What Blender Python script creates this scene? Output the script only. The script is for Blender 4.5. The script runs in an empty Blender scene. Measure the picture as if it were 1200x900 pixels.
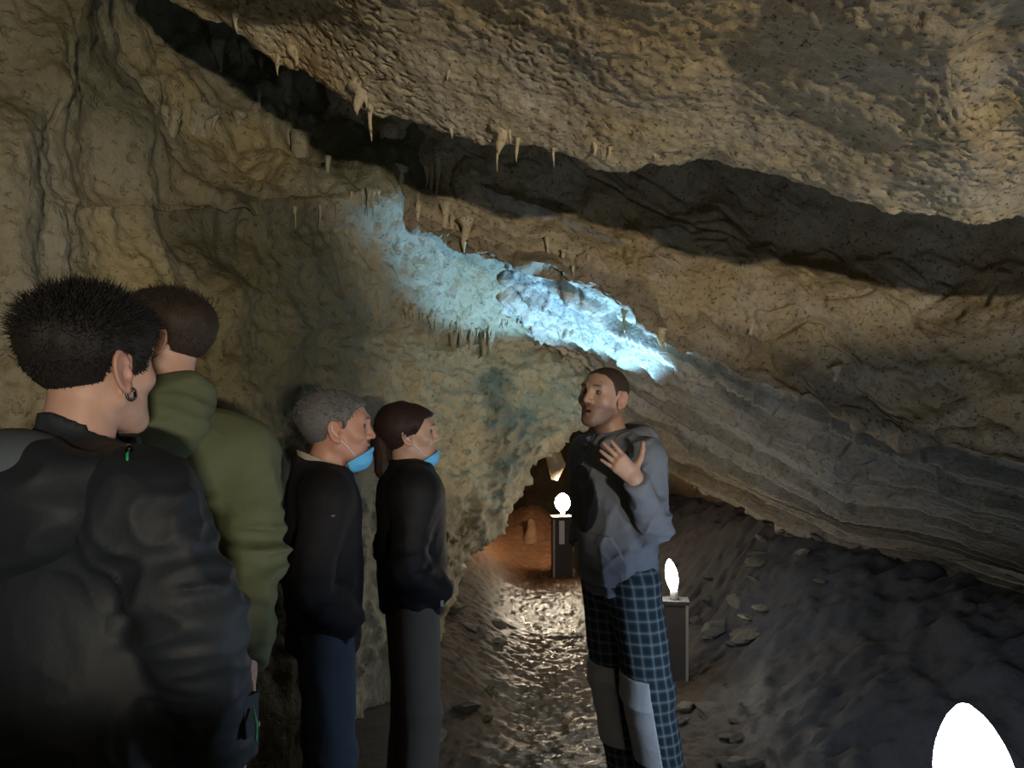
import bpy, math, random
import numpy as np
from mathutils import Vector, Matrix

random.seed(7)
RNG = np.random.default_rng(11)
SC = bpy.context.scene
COL = SC.collection

# ------------------------------------------------------------------ camera
CAMZ, FPX, HORIZ = 1.6, 900.0, 478.0
cam_d = bpy.data.cameras.new('camera')
cam = bpy.data.objects.new('camera', cam_d)
COL.objects.link(cam)
cam.location = (0, 0, CAMZ)
cam.rotation_euler = (math.pi / 2, 0, 0)
cam_d.sensor_width = 36.0
cam_d.lens = FPX / 1200.0 * 36.0
cam_d.shift_y = (HORIZ - 450.0) / 1200.0
cam_d.clip_start = 0.02
SC.camera = cam

# ------------------------------------------------------------------ view, world
SC.view_settings.view_transform = 'Standard'
SC.view_settings.look = 'None'
SC.view_settings.gamma = 1.0
SC.view_settings.use_curve_mapping = False
SC.view_settings.exposure = 0.0
w = bpy.data.worlds.new('world')
SC.world = w
w.use_nodes = True
w.node_tree.nodes['Background'].inputs[0].default_value = (0.55, 0.62, 0.75, 1)
w.node_tree.nodes['Background'].inputs[1].default_value = 0.006
SC.cycles.max_bounces = 6
SC.cycles.diffuse_bounces = 4
SC.cycles.sample_clamp_indirect = 4.0

# ------------------------------------------------------------------ lamps of the cave without a visible fixture
def area_light(name, loc, target, size, power, color, spread=180):
    l = bpy.data.lights.new(name, 'AREA')
    l.shape = 'DISK'; l.size = size; l.energy = power; l.color = color
    l.spread = math.radians(spread)
    o = bpy.data.objects.new(name, l); COL.objects.link(o)
    o.location = loc
    o.rotation_euler = (Vector(target) - Vector(loc)).to_track_quat('-Z', 'Y').to_euler()
    return o
def spot_light(name, loc, target, angle, blend, power, color, radius):
    l = bpy.data.lights.new(name, 'SPOT')
    l.spot_size = math.radians(angle); l.spot_blend = blend
    l.energy = power; l.color = color; l.shadow_soft_size = radius
    o = bpy.data.objects.new(name, l); COL.objects.link(o)
    o.location = loc
    o.rotation_euler = (Vector(target) - Vector(loc)).to_track_quat('-Z', 'Y').to_euler()
    return o
lb = area_light('flood_lamp_behind_visitors', (2.6, -6.2, 1.25), (0.1, 3.0, 2.3), 0.4, 190, (1.0, 0.87, 0.66), 120)
lb.data.shape = 'RECTANGLE'; lb.data.size = 0.5; lb.data.size_y = 0.10
spot_light('ceiling_spot', (0.60, 4.5, 1.3), (0.44, 4.48, 2.25), 92, 0.35, 210, (0.28, 0.64, 1.0), 0.04)
pl = bpy.data.lights.new('passage_lamp', 'POINT'); pl.energy = 9; pl.color = (1.0, 0.82, 0.56); pl.shadow_soft_size = 0.05
plo = bpy.data.objects.new('passage_lamp', pl); COL.objects.link(plo); plo.location = (0.64, 4.25, 1.0)

# ------------------------------------------------------------------ numeric noise
def _hash(ix, iy, iz):
    h = (ix.astype(np.uint32) * np.uint32(374761393) + iy.astype(np.uint32) * np.uint32(668265263)
         + iz.astype(np.uint32) * np.uint32(2147483647 - 1274126177))
    h = (h ^ (h >> np.uint32(13))) * np.uint32(1274126177)
    return h ^ (h >> np.uint32(16))
_G = RNG.normal(size=(256, 3)).astype(np.float32)
_G /= np.linalg.norm(_G, axis=1)[:, None]
def perlin(x, y, z):
    x = np.asarray(x, np.float32); y = np.asarray(y, np.float32); z = np.asarray(z, np.float32)
    fx = np.floor(x); fy = np.floor(y); fz = np.floor(z)
    ix = fx.astype(np.int32); iy = fy.astype(np.int32); iz = fz.astype(np.int32)
    dx = x - fx; dy = y - fy; dz = z - fz
    u = dx * dx * dx * (dx * (dx * 6 - 15) + 10)
    v = dy * dy * dy * (dy * (dy * 6 - 15) + 10)
    t = dz * dz * dz * (dz * (dz * 6 - 15) + 10)
    r = 0
    for a in (0, 1):
        wa = u if a else 1 - u
        for b in (0, 1):
            wb = v if b else 1 - v
            for c in (0, 1):
                wc = t if c else 1 - t
                g = _G[(_hash(ix + a, iy + b, iz + c) & np.uint32(255)).astype(np.int32)]
                r = r + wa * wb * wc * (g[..., 0] * (dx - a) + g[..., 1] * (dy - b) + g[..., 2] * (dz - c))
    return r * 1.5
def fbm(x, y, z, octv=4, gain=0.5, lac=2.03):
    r = 0; a = 1.0; f = 1.0
    for i in range(octv):
        r = r + a * perlin(x * f + 17.3 * i, y * f - 9.1 * i, z * f + 4.7 * i)
        a *= gain; f *= lac
    return r
def sstep(a, b, x):
    t = np.clip((x - a) / (b - a), 0, 1)
    return t * t * (3 - 2 * t)

# ------------------------------------------------------------------ object helpers
def mesh_np(name, V, F, smooth=True, mat=None):
    V = np.asarray(V, np.float32); F = np.asarray(F, np.int32)
    me = bpy.data.meshes.new(name)
    n, k = F.shape
    me.vertices.add(len(V)); me.vertices.foreach_set('co', V.ravel())
    me.loops.add(n * k); me.loops.foreach_set('vertex_index', F.ravel())
    me.polygons.add(n)
    me.polygons.foreach_set('loop_start', np.arange(0, n * k, k, dtype=np.int32))
    me.polygons.foreach_set('loop_total', np.full(n, k, np.int32))
    me.update(calc_edges=True)
    if smooth: me.polygons.foreach_set('use_smooth', np.ones(n, bool))
    me.validate()
    if mat: me.materials.append(mat)
    return me
def link(name, me, parent=None):
    o = bpy.data.objects.new(name, me); COL.objects.link(o)
    if parent is not None: o.parent = parent
    return o
def tag(o, label=None, cat=None, group=None, kind=None):
    if label: o['label'] = label
    if cat: o['category'] = cat
    if group: o['group'] = group
    if kind: o['kind'] = kind
    return o
def empty(name, loc, rz=0):
    o = bpy.data.objects.new(name, None); COL.objects.link(o)
    o.location = loc; o.rotation_euler = (0, 0, rz); o.empty_display_size = 0.1
    return o
def set_attr(me, name, cols):
    a = me.color_attributes.new(name, 'FLOAT_COLOR', 'POINT')
    c = np.ones((len(me.vertices), 4), np.float32); c[:, :cols.shape[1]] = cols
    a.data.foreach_set('color', c.ravel())
def at(px, py, Y):
    return np.array([(px - 600.0) / FPX * Y, Y, CAMZ + (HORIZ - py) / FPX * Y])
class MB:
    """collects simple pieces into one mesh"""
    def __init__(s): s.v = []; s.f = []
    def add(s, V, F):
        b = len(s.v); s.v += [tuple(p) for p in V]; s.f += [tuple(i + b for i in q) for q in F]
    def box(s, c, size, rz=0, taper=1.0):
        x, y, z = [q / 2 for q in size]; V = []
        for k, sg in ((1.0, -1), (taper, 1)):
            for a, b in ((-1, -1), (1, -1), (1, 1), (-1, 1)):
                p = Vector((a * x * k, b * y * k, sg * z)); p.rotate(Matrix.Rotation(rz, 3, 'Z'))
                V.append((p.x + c[0], p.y + c[1], p.z + c[2]))
        s.add(V, [(3, 2, 1, 0), (4, 5, 6, 7), (0, 1, 5, 4), (1, 2, 6, 5), (2, 3, 7, 6), (3, 0, 4, 7)])
    def tube(s, pts, radii, n=8):
        pts = [Vector(p) for p in pts]; V = []; m = len(pts)
        for i, p in enumerate(pts):
            t = (pts[min(i + 1, m - 1)] - pts[max(i - 1, 0)]).normalized()
            a = t.orthogonal().normalized() if i == 0 else (a - t * a.dot(t)).normalized()
            b = t.cross(a); r = radii[i] if hasattr(radii, '__len__') else radii
            for j in range(n):
                w_ = 2 * math.pi * j / n
                V.append(p + (a * math.cos(w_) + b * math.sin(w_)) * r)
        F = [(i * n + j, i * n + (j + 1) % n, (i + 1) * n + (j + 1) % n, (i + 1) * n + j) for i in range(m - 1) for j in range(n)]
        F += [tuple(range(n))[::-1], tuple((m - 1) * n + j for j in range(n))]
        s.add(V, F)
    def lathe(s, prof, n=16, c=(0, 0, 0)):
        V = []; m = len(prof)
        for r, z in prof:
            for j in range(n):
                w_ = 2 * math.pi * j / n; V.append((c[0] + r * math.cos(w_), c[1] + r * math.sin(w_), c[2] + z))
        F = [(i * n + j, i * n + (j + 1) % n, (i + 1) * n + (j + 1) % n, (i + 1) * n + j) for i in range(m - 1) for j in range(n)]
        F += [tuple(range(n))[::-1], tuple((m - 1) * n + j for j in range(n))]
        s.add(V, F)
    def build(s, name, mat, parent=None, smooth=True):
        me = bpy.data.meshes.new(name); me.from_pydata(s.v, [], s.f); me.update()
        if smooth: me.polygons.foreach_set('use_smooth', [True] * len(me.polygons))
        me.materials.append(mat)
        return link(name, me, parent)

# ------------------------------------------------------------------ materials
class NT:
    def __init__(s, name):
        s.m = bpy.data.materials.new(name); s.m.use_nodes = True
        s.t = s.m.node_tree; s.n = s.t.nodes; s.b = s.n['Principled BSDF']
        s.co = s.n.new('ShaderNodeTexCoord').outputs['Object']
    def lk(s, a, b): s.t.links.new(a, b)
    def setv(s, sock, v):
        if hasattr(v, 'is_linked') or hasattr(v, 'links'): s.lk(v, sock)
        else: sock.default_value = (*v, 1) if isinstance(v, tuple) and len(v) == 3 and sock.type == 'RGBA' else v
    def mapping(s, scale, rot=(0, 0, 0), src=None):
        m = s.n.new('ShaderNodeMapping'); s.lk(src or s.co, m.inputs['Vector'])
        m.inputs['Scale'].default_value = scale; m.inputs['Rotation'].default_value = rot
        return m.outputs[0]
    def noise(s, scale, detail=4, rough=0.55, vec=None, dist=0):
        n = s.n.new('ShaderNodeTexNoise'); s.lk(vec or s.co, n.inputs['Vector'])
        n.inputs['Scale'].default_value = scale; n.inputs['Detail'].default_value = detail
        n.inputs['Roughness'].default_value = rough; n.inputs['Distortion'].default_value = dist
        return n.outputs['Fac']
    def voro(s, scale, vec=None, feat='F1', out='Distance'):
        n = s.n.new('ShaderNodeTexVoronoi'); n.feature = feat; s.lk(vec or s.co, n.inputs['Vector'])
        n.inputs['Scale'].default_value = scale
        return n.outputs[out]
    def ramp(s, fac, *stops):
        r = s.n.new('ShaderNodeValToRGB'); s.lk(fac, r.inputs[0]); e = r.color_ramp.elements
        while len(e) < len(stops): e.new(0.5)
        for q, (p, c) in zip(e, stops):
            q.position = p; q.color = (*c, 1) if isinstance(c, tuple) else (c, c, c, 1)
        return r.outputs[0]
    def mix(s, f, a, b, mode='MIX'):
        n = s.n.new('ShaderNodeMix'); n.data_type = 'RGBA'; n.blend_type = mode
        s.setv(n.inputs[0], f); s.setv(n.inputs[6], a); s.setv(n.inputs[7], b)
        return n.outputs[2]
    def math(s, op, a, b=0.0):
        n = s.n.new('ShaderNodeMath'); n.operation = op; s.setv(n.inputs[0], a); s.setv(n.inputs[1], b)
        return n.outputs[0]
    def attr(s, name, out='Color'):
        n = s.n.new('ShaderNodeAttribute'); n.attribute_name = name
        return n.outputs[out]
    def bump(s, h, strength, dist, prev=None):
        n = s.n.new('ShaderNodeBump'); s.lk(h, n.inputs['Height'])
        n.inputs['Strength'].default_value = strength; n.inputs['Distance'].default_value = dist
        if prev: s.lk(prev, n.inputs['Normal'])
        return n.outputs[0]
    def done(s, color=None, rough=None, normal=None, spec=None, **kw):
        if color is not None: s.setv(s.b.inputs['Base Color'], color)
        if rough is not None: s.setv(s.b.inputs['Roughness'], rough)
        if spec is not None: s.b.inputs['Specular IOR Level'].default_value = spec
        if normal is not None: s.lk(normal, s.b.inputs['Normal'])
        for k, v in kw.items(): s.setv(s.b.inputs[k.replace('_', ' ')], v)
        return s.m
def plain(name, col, rough=0.6, var=0.15, scale=30, bump=0.15, spec=0.4, metallic=0.0):
    q = NT(name)
    f = q.noise(scale, 5)
    c = q.mix(f, tuple(v * (1 - var) for v in col), tuple(min(1, v * (1 + var)) for v in col))
    return q.done(c, rough, q.bump(q.noise(scale * 3, 4), bump, 0.003), spec, Metallic=metallic)
def emit(name, col, strength):
    q = NT(name)
    f = q.noise(9, 2)
    c = q.mix(f, tuple(v * 0.96 for v in col), col)
    return q.done((0.8, 0.8, 0.8), 0.4, None, None, Emission_Color=c, Emission_Strength=strength)

def rock(name, tan, ochre, grey, dark, pit=0.5, pitscale=38, rough=0.72, streak=None, bumpk=0.7, fine=1.0):
    q = NT(name)
    vec = q.mapping(streak) if streak else q.co
    n1 = q.noise(1.3, 5, 0.6, vec, 0.6); n2 = q.noise(2.9, 6, 0.62, vec, 0.3); n3 = q.noise(11, 6, 0.65, vec)
    c = q.mix(q.ramp(n1, (0.36, 0.0), (0.62, 1.0)), tan, ochre)
    c = q.mix(q.ramp(n2, (0.42, 0.0), (0.66, 1.0)), c, grey)
    c = q.mix(q.math('MULTIPLY', q.ramp(n3, (0.5, 0.0), (0.72, 1.0)), 0.75), c, dark)
    hue = q.noise(27, 4, 0.6)
    c = q.mix(0.35, c, q.ramp(hue, (0.3, tuple(v * 0.7 for v in tan)), (0.7, tuple(min(1, v * 1.35) for v in tan))))
    pv = q.noise(pitscale, 3, 0.5, None, 0.4)
    pm = q.ramp(pv, (0.32, 1.0), (0.41, 0.0))
    c = q.mix(q.math('MULTIPLY', pm, pit), c, tuple(v * 0.45 for v in dark))
    c = q.mix(1.0, c, q.attr('tint'), 'MULTIPLY')
    h1 = q.noise(24 * fine, 8, 0.66, None, 0.2)
    h2 = q.math('SUBTRACT', h1, q.math('MULTIPLY', pm, 0.35))
    nb = q.bump(h2, bumpk, 0.016)
    nb = q.bump(q.noise(120 * fine, 4, 0.6), 0.35, 0.004, nb)
    r = q.math('MULTIPLY', q.ramp(n3, (0.3, 0.75), (0.7, 1.15)), rough)
    return q.done(c, r, nb, 0.45)

M = {}
M['ceil'] = rock('pitted_limestone', (0.43, 0.355, 0.225), (0.40, 0.30, 0.145), (0.46, 0.41, 0.33), (0.17, 0.13, 0.08), 0.8, 58, 0.72, None, 0.6, 2.3)
M['wall'] = rock('flowstone', (0.205, 0.182, 0.12), (0.21, 0.165, 0.09), (0.25, 0.235, 0.185), (0.13, 0.125, 0.075), 0.3, 30, 0.55, (1.0, 1.0, 0.35), 0.9)
M['strata'] = rock('layered_limestone', (0.29, 0.26, 0.205), (0.30, 0.235, 0.145), (0.33, 0.315, 0.29), (0.14, 0.12, 0.10), 0.35, 40, 0.6)
M['clay'] = rock('red_clay', (0.33, 0.17, 0.08), (0.30, 0.14, 0.06), (0.30, 0.20, 0.12), (0.12, 0.07, 0.04), 0.3, 40)
M['dripw'] = plain('dull_calcite', (0.27, 0.225, 0.14), 0.5, 0.4, 18, 0.5, 0.4)
M['drip'] = plain('calcite', (0.45, 0.38, 0.26), 0.38, 0.3, 25, 0.3, 0.5)

# ------------------------------------------------------------------ the cave: lofted rock sheets with relief
def spline(P, nsub):
    """P (n, ..., 3) interpolated along axis 0 with overshoot-limited tangents"""
    P = np.asarray(P, float); n = len(P)
    ch = np.linalg.norm(P[1:] - P[:-1], axis=-1, keepdims=True) + 1e-9
    T = np.zeros_like(P)
    d = P[2:] - P[:-2]; d /= np.linalg.norm(d, axis=-1, keepdims=True) + 1e-9
    T[1:-1] = d * np.minimum(ch[1:], ch[:-1])
    T[0] = P[1] - P[0]; T[-1] = P[-1] - P[-2]
    out = []; par = []
    for i in range(n - 1):
        t = np.arange(nsub[i]) / nsub[i]
        if i == n - 2: t = np.append(t, 1.0)
        t = t.reshape((-1,) + (1,) * (P.ndim - 1))
        h = (2 * t**3 - 3 * t**2 + 1) * P[i] + (t**3 - 2 * t**2 + t) * T[i] + (-2 * t**3 + 3 * t**2) * P[i + 1] + (t**3 - t**2) * T[i + 1]
        out.append(h); par.append(i + t.ravel())
    return np.concatenate(out), np.concatenate(par)
def loft(rows, nr, nc):
    G, v = spline(rows, nr)
    G, u = spline(np.swapaxes(G, 0, 1), nc)
    G = np.swapaxes(G, 0, 1)
    V, U = np.meshgrid(v, u, indexing='ij')
    return G, V, U
def gnormals(G):
    du = np.gradient(G, axis=1); dv = np.gradient(G, axis=0)
    N = np.cross(du, dv); N /= np.linalg.norm(N, axis=-1, keepdims=True) + 1e-9
    return N
def grid_faces(n, m, flip=False):
    i = np.arange(n * m).reshape(n, m)
    F = np.stack([i[:-1, :-1], i[:-1, 1:], i[1:, 1:], i[1:, :-1]], -1).reshape(-1, 4)
    return F[:, ::-1] if flip else F
def sheet(name, G, mat, tint=None, kind='structure', flip=False):
    n, m = G.shape[:2]
    me = mesh_np(name, G.reshape(-1, 3), grid_faces(n, m, flip), True, mat)
    set_attr(me, 'tint', np.ones((n * m, 3), np.float32) if tint is None else tint.reshape(-1, 3).astype(np.float32))
    o = link(name, me); o['kind'] = kind
    g_ = G.reshape(-1, 3); g_ = g_[g_[:, 1] > 0.8]
    SURF[name] = (g_[:, 0] / g_[:, 1] * FPX + 600, HORIZ - (g_[:, 2] - CAMZ) / g_[:, 1] * FPX, g_[:, 1])
    return o
SURF = {}
def surf_y(name, px, py, default, rad=5.0):
    a_, b_, c_ = SURF[name]
    k_ = (np.abs(a_ - px) < rad) & (np.abs(b_ - py) < rad)
    return float(c_[k_].min()) if k_.any() else default
def A(px, py, Y):
    return np.array([at(a, b, c) for a, b, c in zip(px, py, Y)])

# ---- ceiling: near slab, then the second slab hanging behind its edge
px1 = np.array([-500, -100, 200, 340, 425, 560, 650, 770, 870, 1000, 1130, 1210, 1500])
py1 = np.array([-420, -190, 0, 78, 128, 164, 176, 186, 192, 236, 266, 254, 300])
Y1 = np.array([2.6, 2.9, 3.0, 2.95, 2.85, 2.75, 2.7, 2.62, 2.58, 2.5, 2.4, 2.4, 2.2])
E1 = A(px1, py1, Y1)
zr = lambda X: 2.62 - 0.27 * X
xs = np.array([-3.2, -2.3, -1.35, -0.9, -0.6, -0.2, 0.1, 0.4, 0.65, 0.95, 1.3, 1.7, 3.0])
back = lambda Yv, dz=0: np.stack([xs, np.full(13, Yv), zr(xs) + dz + 0.07], -1)
mid1 = A(px1 + np.array([0, 0, 20, 20, 15, 10, 0, 0, 0, 0, 0, 0, 0]), py1 - np.array([80, 80, 60, 90, 120, 150, 170, 185, 190, 215, 225, 225, 240]),
         Y1 - np.array([.35, .35, .3, .4, .5, .6, .68, .75, .78, .8, .8, .8, .7]))
lip1 = E1 + np.array([0, 0.07, 0.045]); up1 = E1 + np.array([0, 0.3, 0.42]); up1b = E1 + np.array([0, 0.62, 0.46])
# second slab: first visible line just under edge 1
px2 = np.array([-500, -100, 200, 360, 440, 560, 650, 760, 870, 985, 1110, 1210, 1500])
S2a = A(px2, py1 - 10, [4.2, 4.2, 4.2, 4.2, 4.05, 4.16, 4.18, 4.2, 4.2, 4.12, 3.95, 3.7, 3.3])
S2b = A([-400, -50, 230, 380, 450, 550, 645, 745, 850, 960, 1075, 1190, 1480], [-200, 0, 110, 190, 210, 240, 255, 270, 285, 330, 370, 400, 420],
        [4.4, 4.4, 4.4, 4.3, 4.1, 4.12, 4.14, 4.16, 4.14, 4.05, 3.9, 3.64, 3.2])
E2 = A([-350, 0, 260, 400, 455, 545, 645, 700, 767, 815, 887, 960, 985], [0, 100, 170, 225, 246, 284, 306, 306, 340, 364, 378, 414, 446],
       [4.6, 4.6, 4.6, 4.4, 4.15, 4.15, 4.18, 4.2, 4.22, 4.22, 4.2, 4.12, 4.1])
# the lit lip of slab two keeps running right as it drops
E2 = A([-350, 0, 260, 400, 455, 545, 645, 730, 800, 890, 975, 1060, 1480], [0, 100, 170, 225, 246, 284, 304, 322, 356, 378, 438, 490, 590],
       [4.6, 4.6, 4.6, 4.4, 4.1, 4.04, 4.04, 4.06, 4.06, 4.04, 3.98, 3.9, 3.0])
E2b = A([-350, 0, 260, 400, 458, 548, 648, 725, 785, 870, 965, 1055, 1480], [10, 110, 180, 232, 252, 291, 322, 354, 402, 440, 478, 512, 606],
        [4.7, 4.7, 4.7, 4.36, 4.06, 4.0, 4.0, 4.02, 4.02, 4.02, 3.97, 3.9, 3.0])
u2 = E2 * 0.55 + E2b * 0.45
u2b = E2b + np.array([0, 0.06, 0.10]); u2c = E2b + np.array([0, 0.45, 0.5])
rows = [back(-6, 0.5), back(-2.5, 0.1), back(0.2), mid1 * 0.45 + back(0.6) * 0.55, mid1, mid1 * 0.35 + E1 * 0.65 + np.array([0, 0, .015]), E1, lip1, up1, up1b * 0.5 + S2a * 0.5 + np.array([0, 0, .12]), S2a, S2b, E2, u2, E2b, u2b, u2c]
rows = [np.vstack([r_, r_[-1] + [2.6, -0.2, -0.45]]) for r_ in rows]
nr = [8, 10, 12, 60, 60, 44, 8, 14, 8, 12, 46, 56, 6, 22, 10, 8]
nc = [20, 40, 60, 40, 52, 42, 46, 42, 48, 48, 34, 50, 20]
G, V, U = loft(np.array(rows), nr, nc)
N = gnormals(G); x, y, z = G[..., 0], G[..., 1], G[..., 2]
vis = sstep(1.5, 2.5, V)
slab1 = sstep(7.5, 6.5, V)
low = fbm(x * 1.5, y * 1.5, z * 1.5, 3)
mids = fbm(x * 6, y * 6, z * 6, 4)
fine = fbm(x * 22, y * 22, z * 22, 3)
pit = sstep(0.16, 0.42, perlin(x * 19 + 3, y * 26, z * 26) * 0.3 + perlin(x * 38, y * 56, z * 56) * 0.75)
bandm = sstep(-0.1, 0.35, perlin(x * 1.7 + 40, y * 1.7, z * 1.7))
disp = 0.05 * low * (2 - slab1) + 0.005 * mids * (3.4 - 2.4 * slab1) + 0.004 * fine * slab1 + 0.003 * fine - 0.014 * pit * slab1 * (0.25 + 0.75 * bandm)
# broken facets on the second slab
wx_ = x + 0.08 * perlin(x * 4, y * 4, z * 4 + 3); wz_ = z + 0.5 * x
crk = np.exp(-(np.abs(perlin(wx_ * 2.3 + 5, y * 2.3, wz_ * 2.9 + 9)) / 0.035)**2) * sstep(-0.1, 0.2, perlin(x * 1.3, y, z * 1.3 + 8))
stp = fbm(wx_ * 2.2, y * 2.2, wz_ * 3.0 + 30, 3) * 3.2
fs_ = stp - np.floor(stp)
fac = np.abs(perlin(x * 2.6 + 5, y * 2.6, z * 2.6 + 9)) * 0.07 + (np.floor(stp) + sstep(0.0, 0.22, fs_)) / 3.2 * 0.06 + crk * 0.035
disp = disp - fac * (1 - slab1)
# ragged lips: local push along the lip in y/z
lipm = np.exp(-((V - 6.3) / 0.9)**2) + np.exp(-((V - 12.2) / 0.8)**2) + np.exp(-((V - 14.2) / 0.8)**2)
rag = fbm(x * 5, x * 0 + 2.2, V * 0.6, 5, 0.6)
G = G - N * (disp * vis)[..., None]
G[..., 2] += (rag * 0.028 * lipm)
x, y, z = G[..., 0], G[..., 1], G[..., 2]
t = np.ones(G.shape)
och = sstep(-0.1, 0.5, perlin(x * 1.1 + 8, y * 1.1, z * 1.1))
t *= 1 + (och * slab1)[..., None] * (np.array([1.05, 0.90, 0.62]) - 1)
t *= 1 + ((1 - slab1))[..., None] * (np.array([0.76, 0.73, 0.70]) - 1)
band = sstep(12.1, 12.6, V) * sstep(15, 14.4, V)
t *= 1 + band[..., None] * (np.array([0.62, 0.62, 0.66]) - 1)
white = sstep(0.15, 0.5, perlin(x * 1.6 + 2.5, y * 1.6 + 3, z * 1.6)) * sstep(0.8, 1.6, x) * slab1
t *= 1 + white[..., None] * (np.array([1.15, 1.22, 1.35]) - 1)  # cool glow of the near lamp on the slab, painted into its tint
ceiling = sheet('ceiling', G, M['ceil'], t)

# ---- far inclined slab (strata dipping to the right)
T0 = A([380, 470, 560, 660, 740, 800, 880, 970, 1080, 1200, 1500], [130, 165, 215, 250, 290, 330, 365, 400, 430, 460, 500], [5.0, 4.5, 4.12, 4.12, 4.14, 4.2, 4.25, 4.25, 4.1, 3.85, 3.2])
T1 = A([400, 480, 570, 660, 740, 805, 890, 980, 1090, 1210, 1500], [215, 245, 290, 325, 370, 415, 450, 480, 520, 560, 620], [4.75, 4.6, 4.45, 4.45, 4.5, 4.55, 4.55, 4.42, 4.2, 3.85, 3.1])
T2 = A([470, 530, 600, 680, 740, 810, 900, 990, 1095, 1215, 1500], [300, 325, 350, 385, 425, 470, 515, 545, 580, 625, 700], [4.95, 4.9, 4.85, 4.95, 5.05, 5.1, 4.95, 4.7, 4.35, 3.9, 3.1])
T3 = A([560, 600, 640, 690, 745, 815, 910, 1000, 1100, 1215, 1500], [370, 385, 398, 425, 470, 520, 570, 605, 630, 675, 760], [5.3, 5.3, 5.3, 5.4, 5.5, 5.45, 5.15, 4.8, 4.4, 3.9, 3.1])
T4 = A([640, 655, 675, 700, 745, 815, 905, 1000, 1100, 1210, 1500], [440, 450, 462, 486, 515, 556, 610, 641, 666, 712, 800], [5.9, 5.9, 5.9, 5.9, 5.9, 5.65, 5.25, 4.85, 4.4, 3.85, 3.05])
T5 = T4 + np.array([0, 0.2, 0.12])
T6 = T4 + np.array([0.25, 0.9, 0.05]); T7 = T4 + np.array([0.6, 2.2, -0.25]); T8 = T4 + np.array([1.0, 5.5, -1.2])
rows = [np.vstack([r_, r_[-1] + [2.0, -0.3, -0.5]]) for r_ in (T0, T1, T2, T3, T4, T5, T6, T7, T8)]
nr = [24, 50, 46, 46, 8, 10, 10, 10]
nc = [30, 34, 40, 30, 34, 44, 44, 50, 54, 60, 16]
G, V, U = loft(np.array(rows), nr, nc)
N = gnormals(G); x, y, z = G[..., 0], G[..., 1], G[..., 2]
vv = V * 4.6 + 1.3 * fbm(x * 1.1, y * 1.1, z * 1.1, 3) + 0.22 * perlin(x * 6, y * 6, z * 6)
fr = vv - np.floor(vv)
hs = RNG.uniform(0.25, 1.0, 64)[np.clip(np.floor(vv).astype(int) + 10, 0, 63)]
brk = np.floor(perlin(x * 2.2 + np.floor(vv) * 7.7, y * 2.2, np.floor(vv) * 3.3) * 3 + 0.5) / 3
strata = (fr * sstep(1.0, 0.90, fr)) * 0.15 * hs + brk * 0.075
live = sstep(0.2, 1.0, V) * sstep(6.2, 4.6, V)
disp = strata * live * sstep(0.6, 4.5, U + 0.6 * V) + 0.04 * fbm(x * 1.6, y * 1.6, z * 1.6, 3) + 0.012 * fbm(x * 8, y * 8, z * 8, 4) + 0.006 * fbm(x * 24, y * 24, z * 24, 3)
left = sstep(4.0, 2.5, U)
disp += left * 0.022 * sstep(0.1, 0.5, fbm(x * 14, y * 14, z * 14, 2))
G = G - N * disp[..., None]
t = np.ones(G.shape)
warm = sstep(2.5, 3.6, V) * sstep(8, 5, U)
t *= 1 + warm[..., None] * (np.array([1.1, 0.9, 0.66]) - 1)  # warm lamp light along the lower edge, put into the rock tint
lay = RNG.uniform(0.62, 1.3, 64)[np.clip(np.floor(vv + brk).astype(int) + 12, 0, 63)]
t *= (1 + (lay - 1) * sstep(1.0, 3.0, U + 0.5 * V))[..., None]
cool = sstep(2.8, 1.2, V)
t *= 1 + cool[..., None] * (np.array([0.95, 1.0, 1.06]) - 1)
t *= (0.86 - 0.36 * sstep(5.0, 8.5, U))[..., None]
ceil_far = sheet('ceiling_far', G, M['strata'], t)

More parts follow.
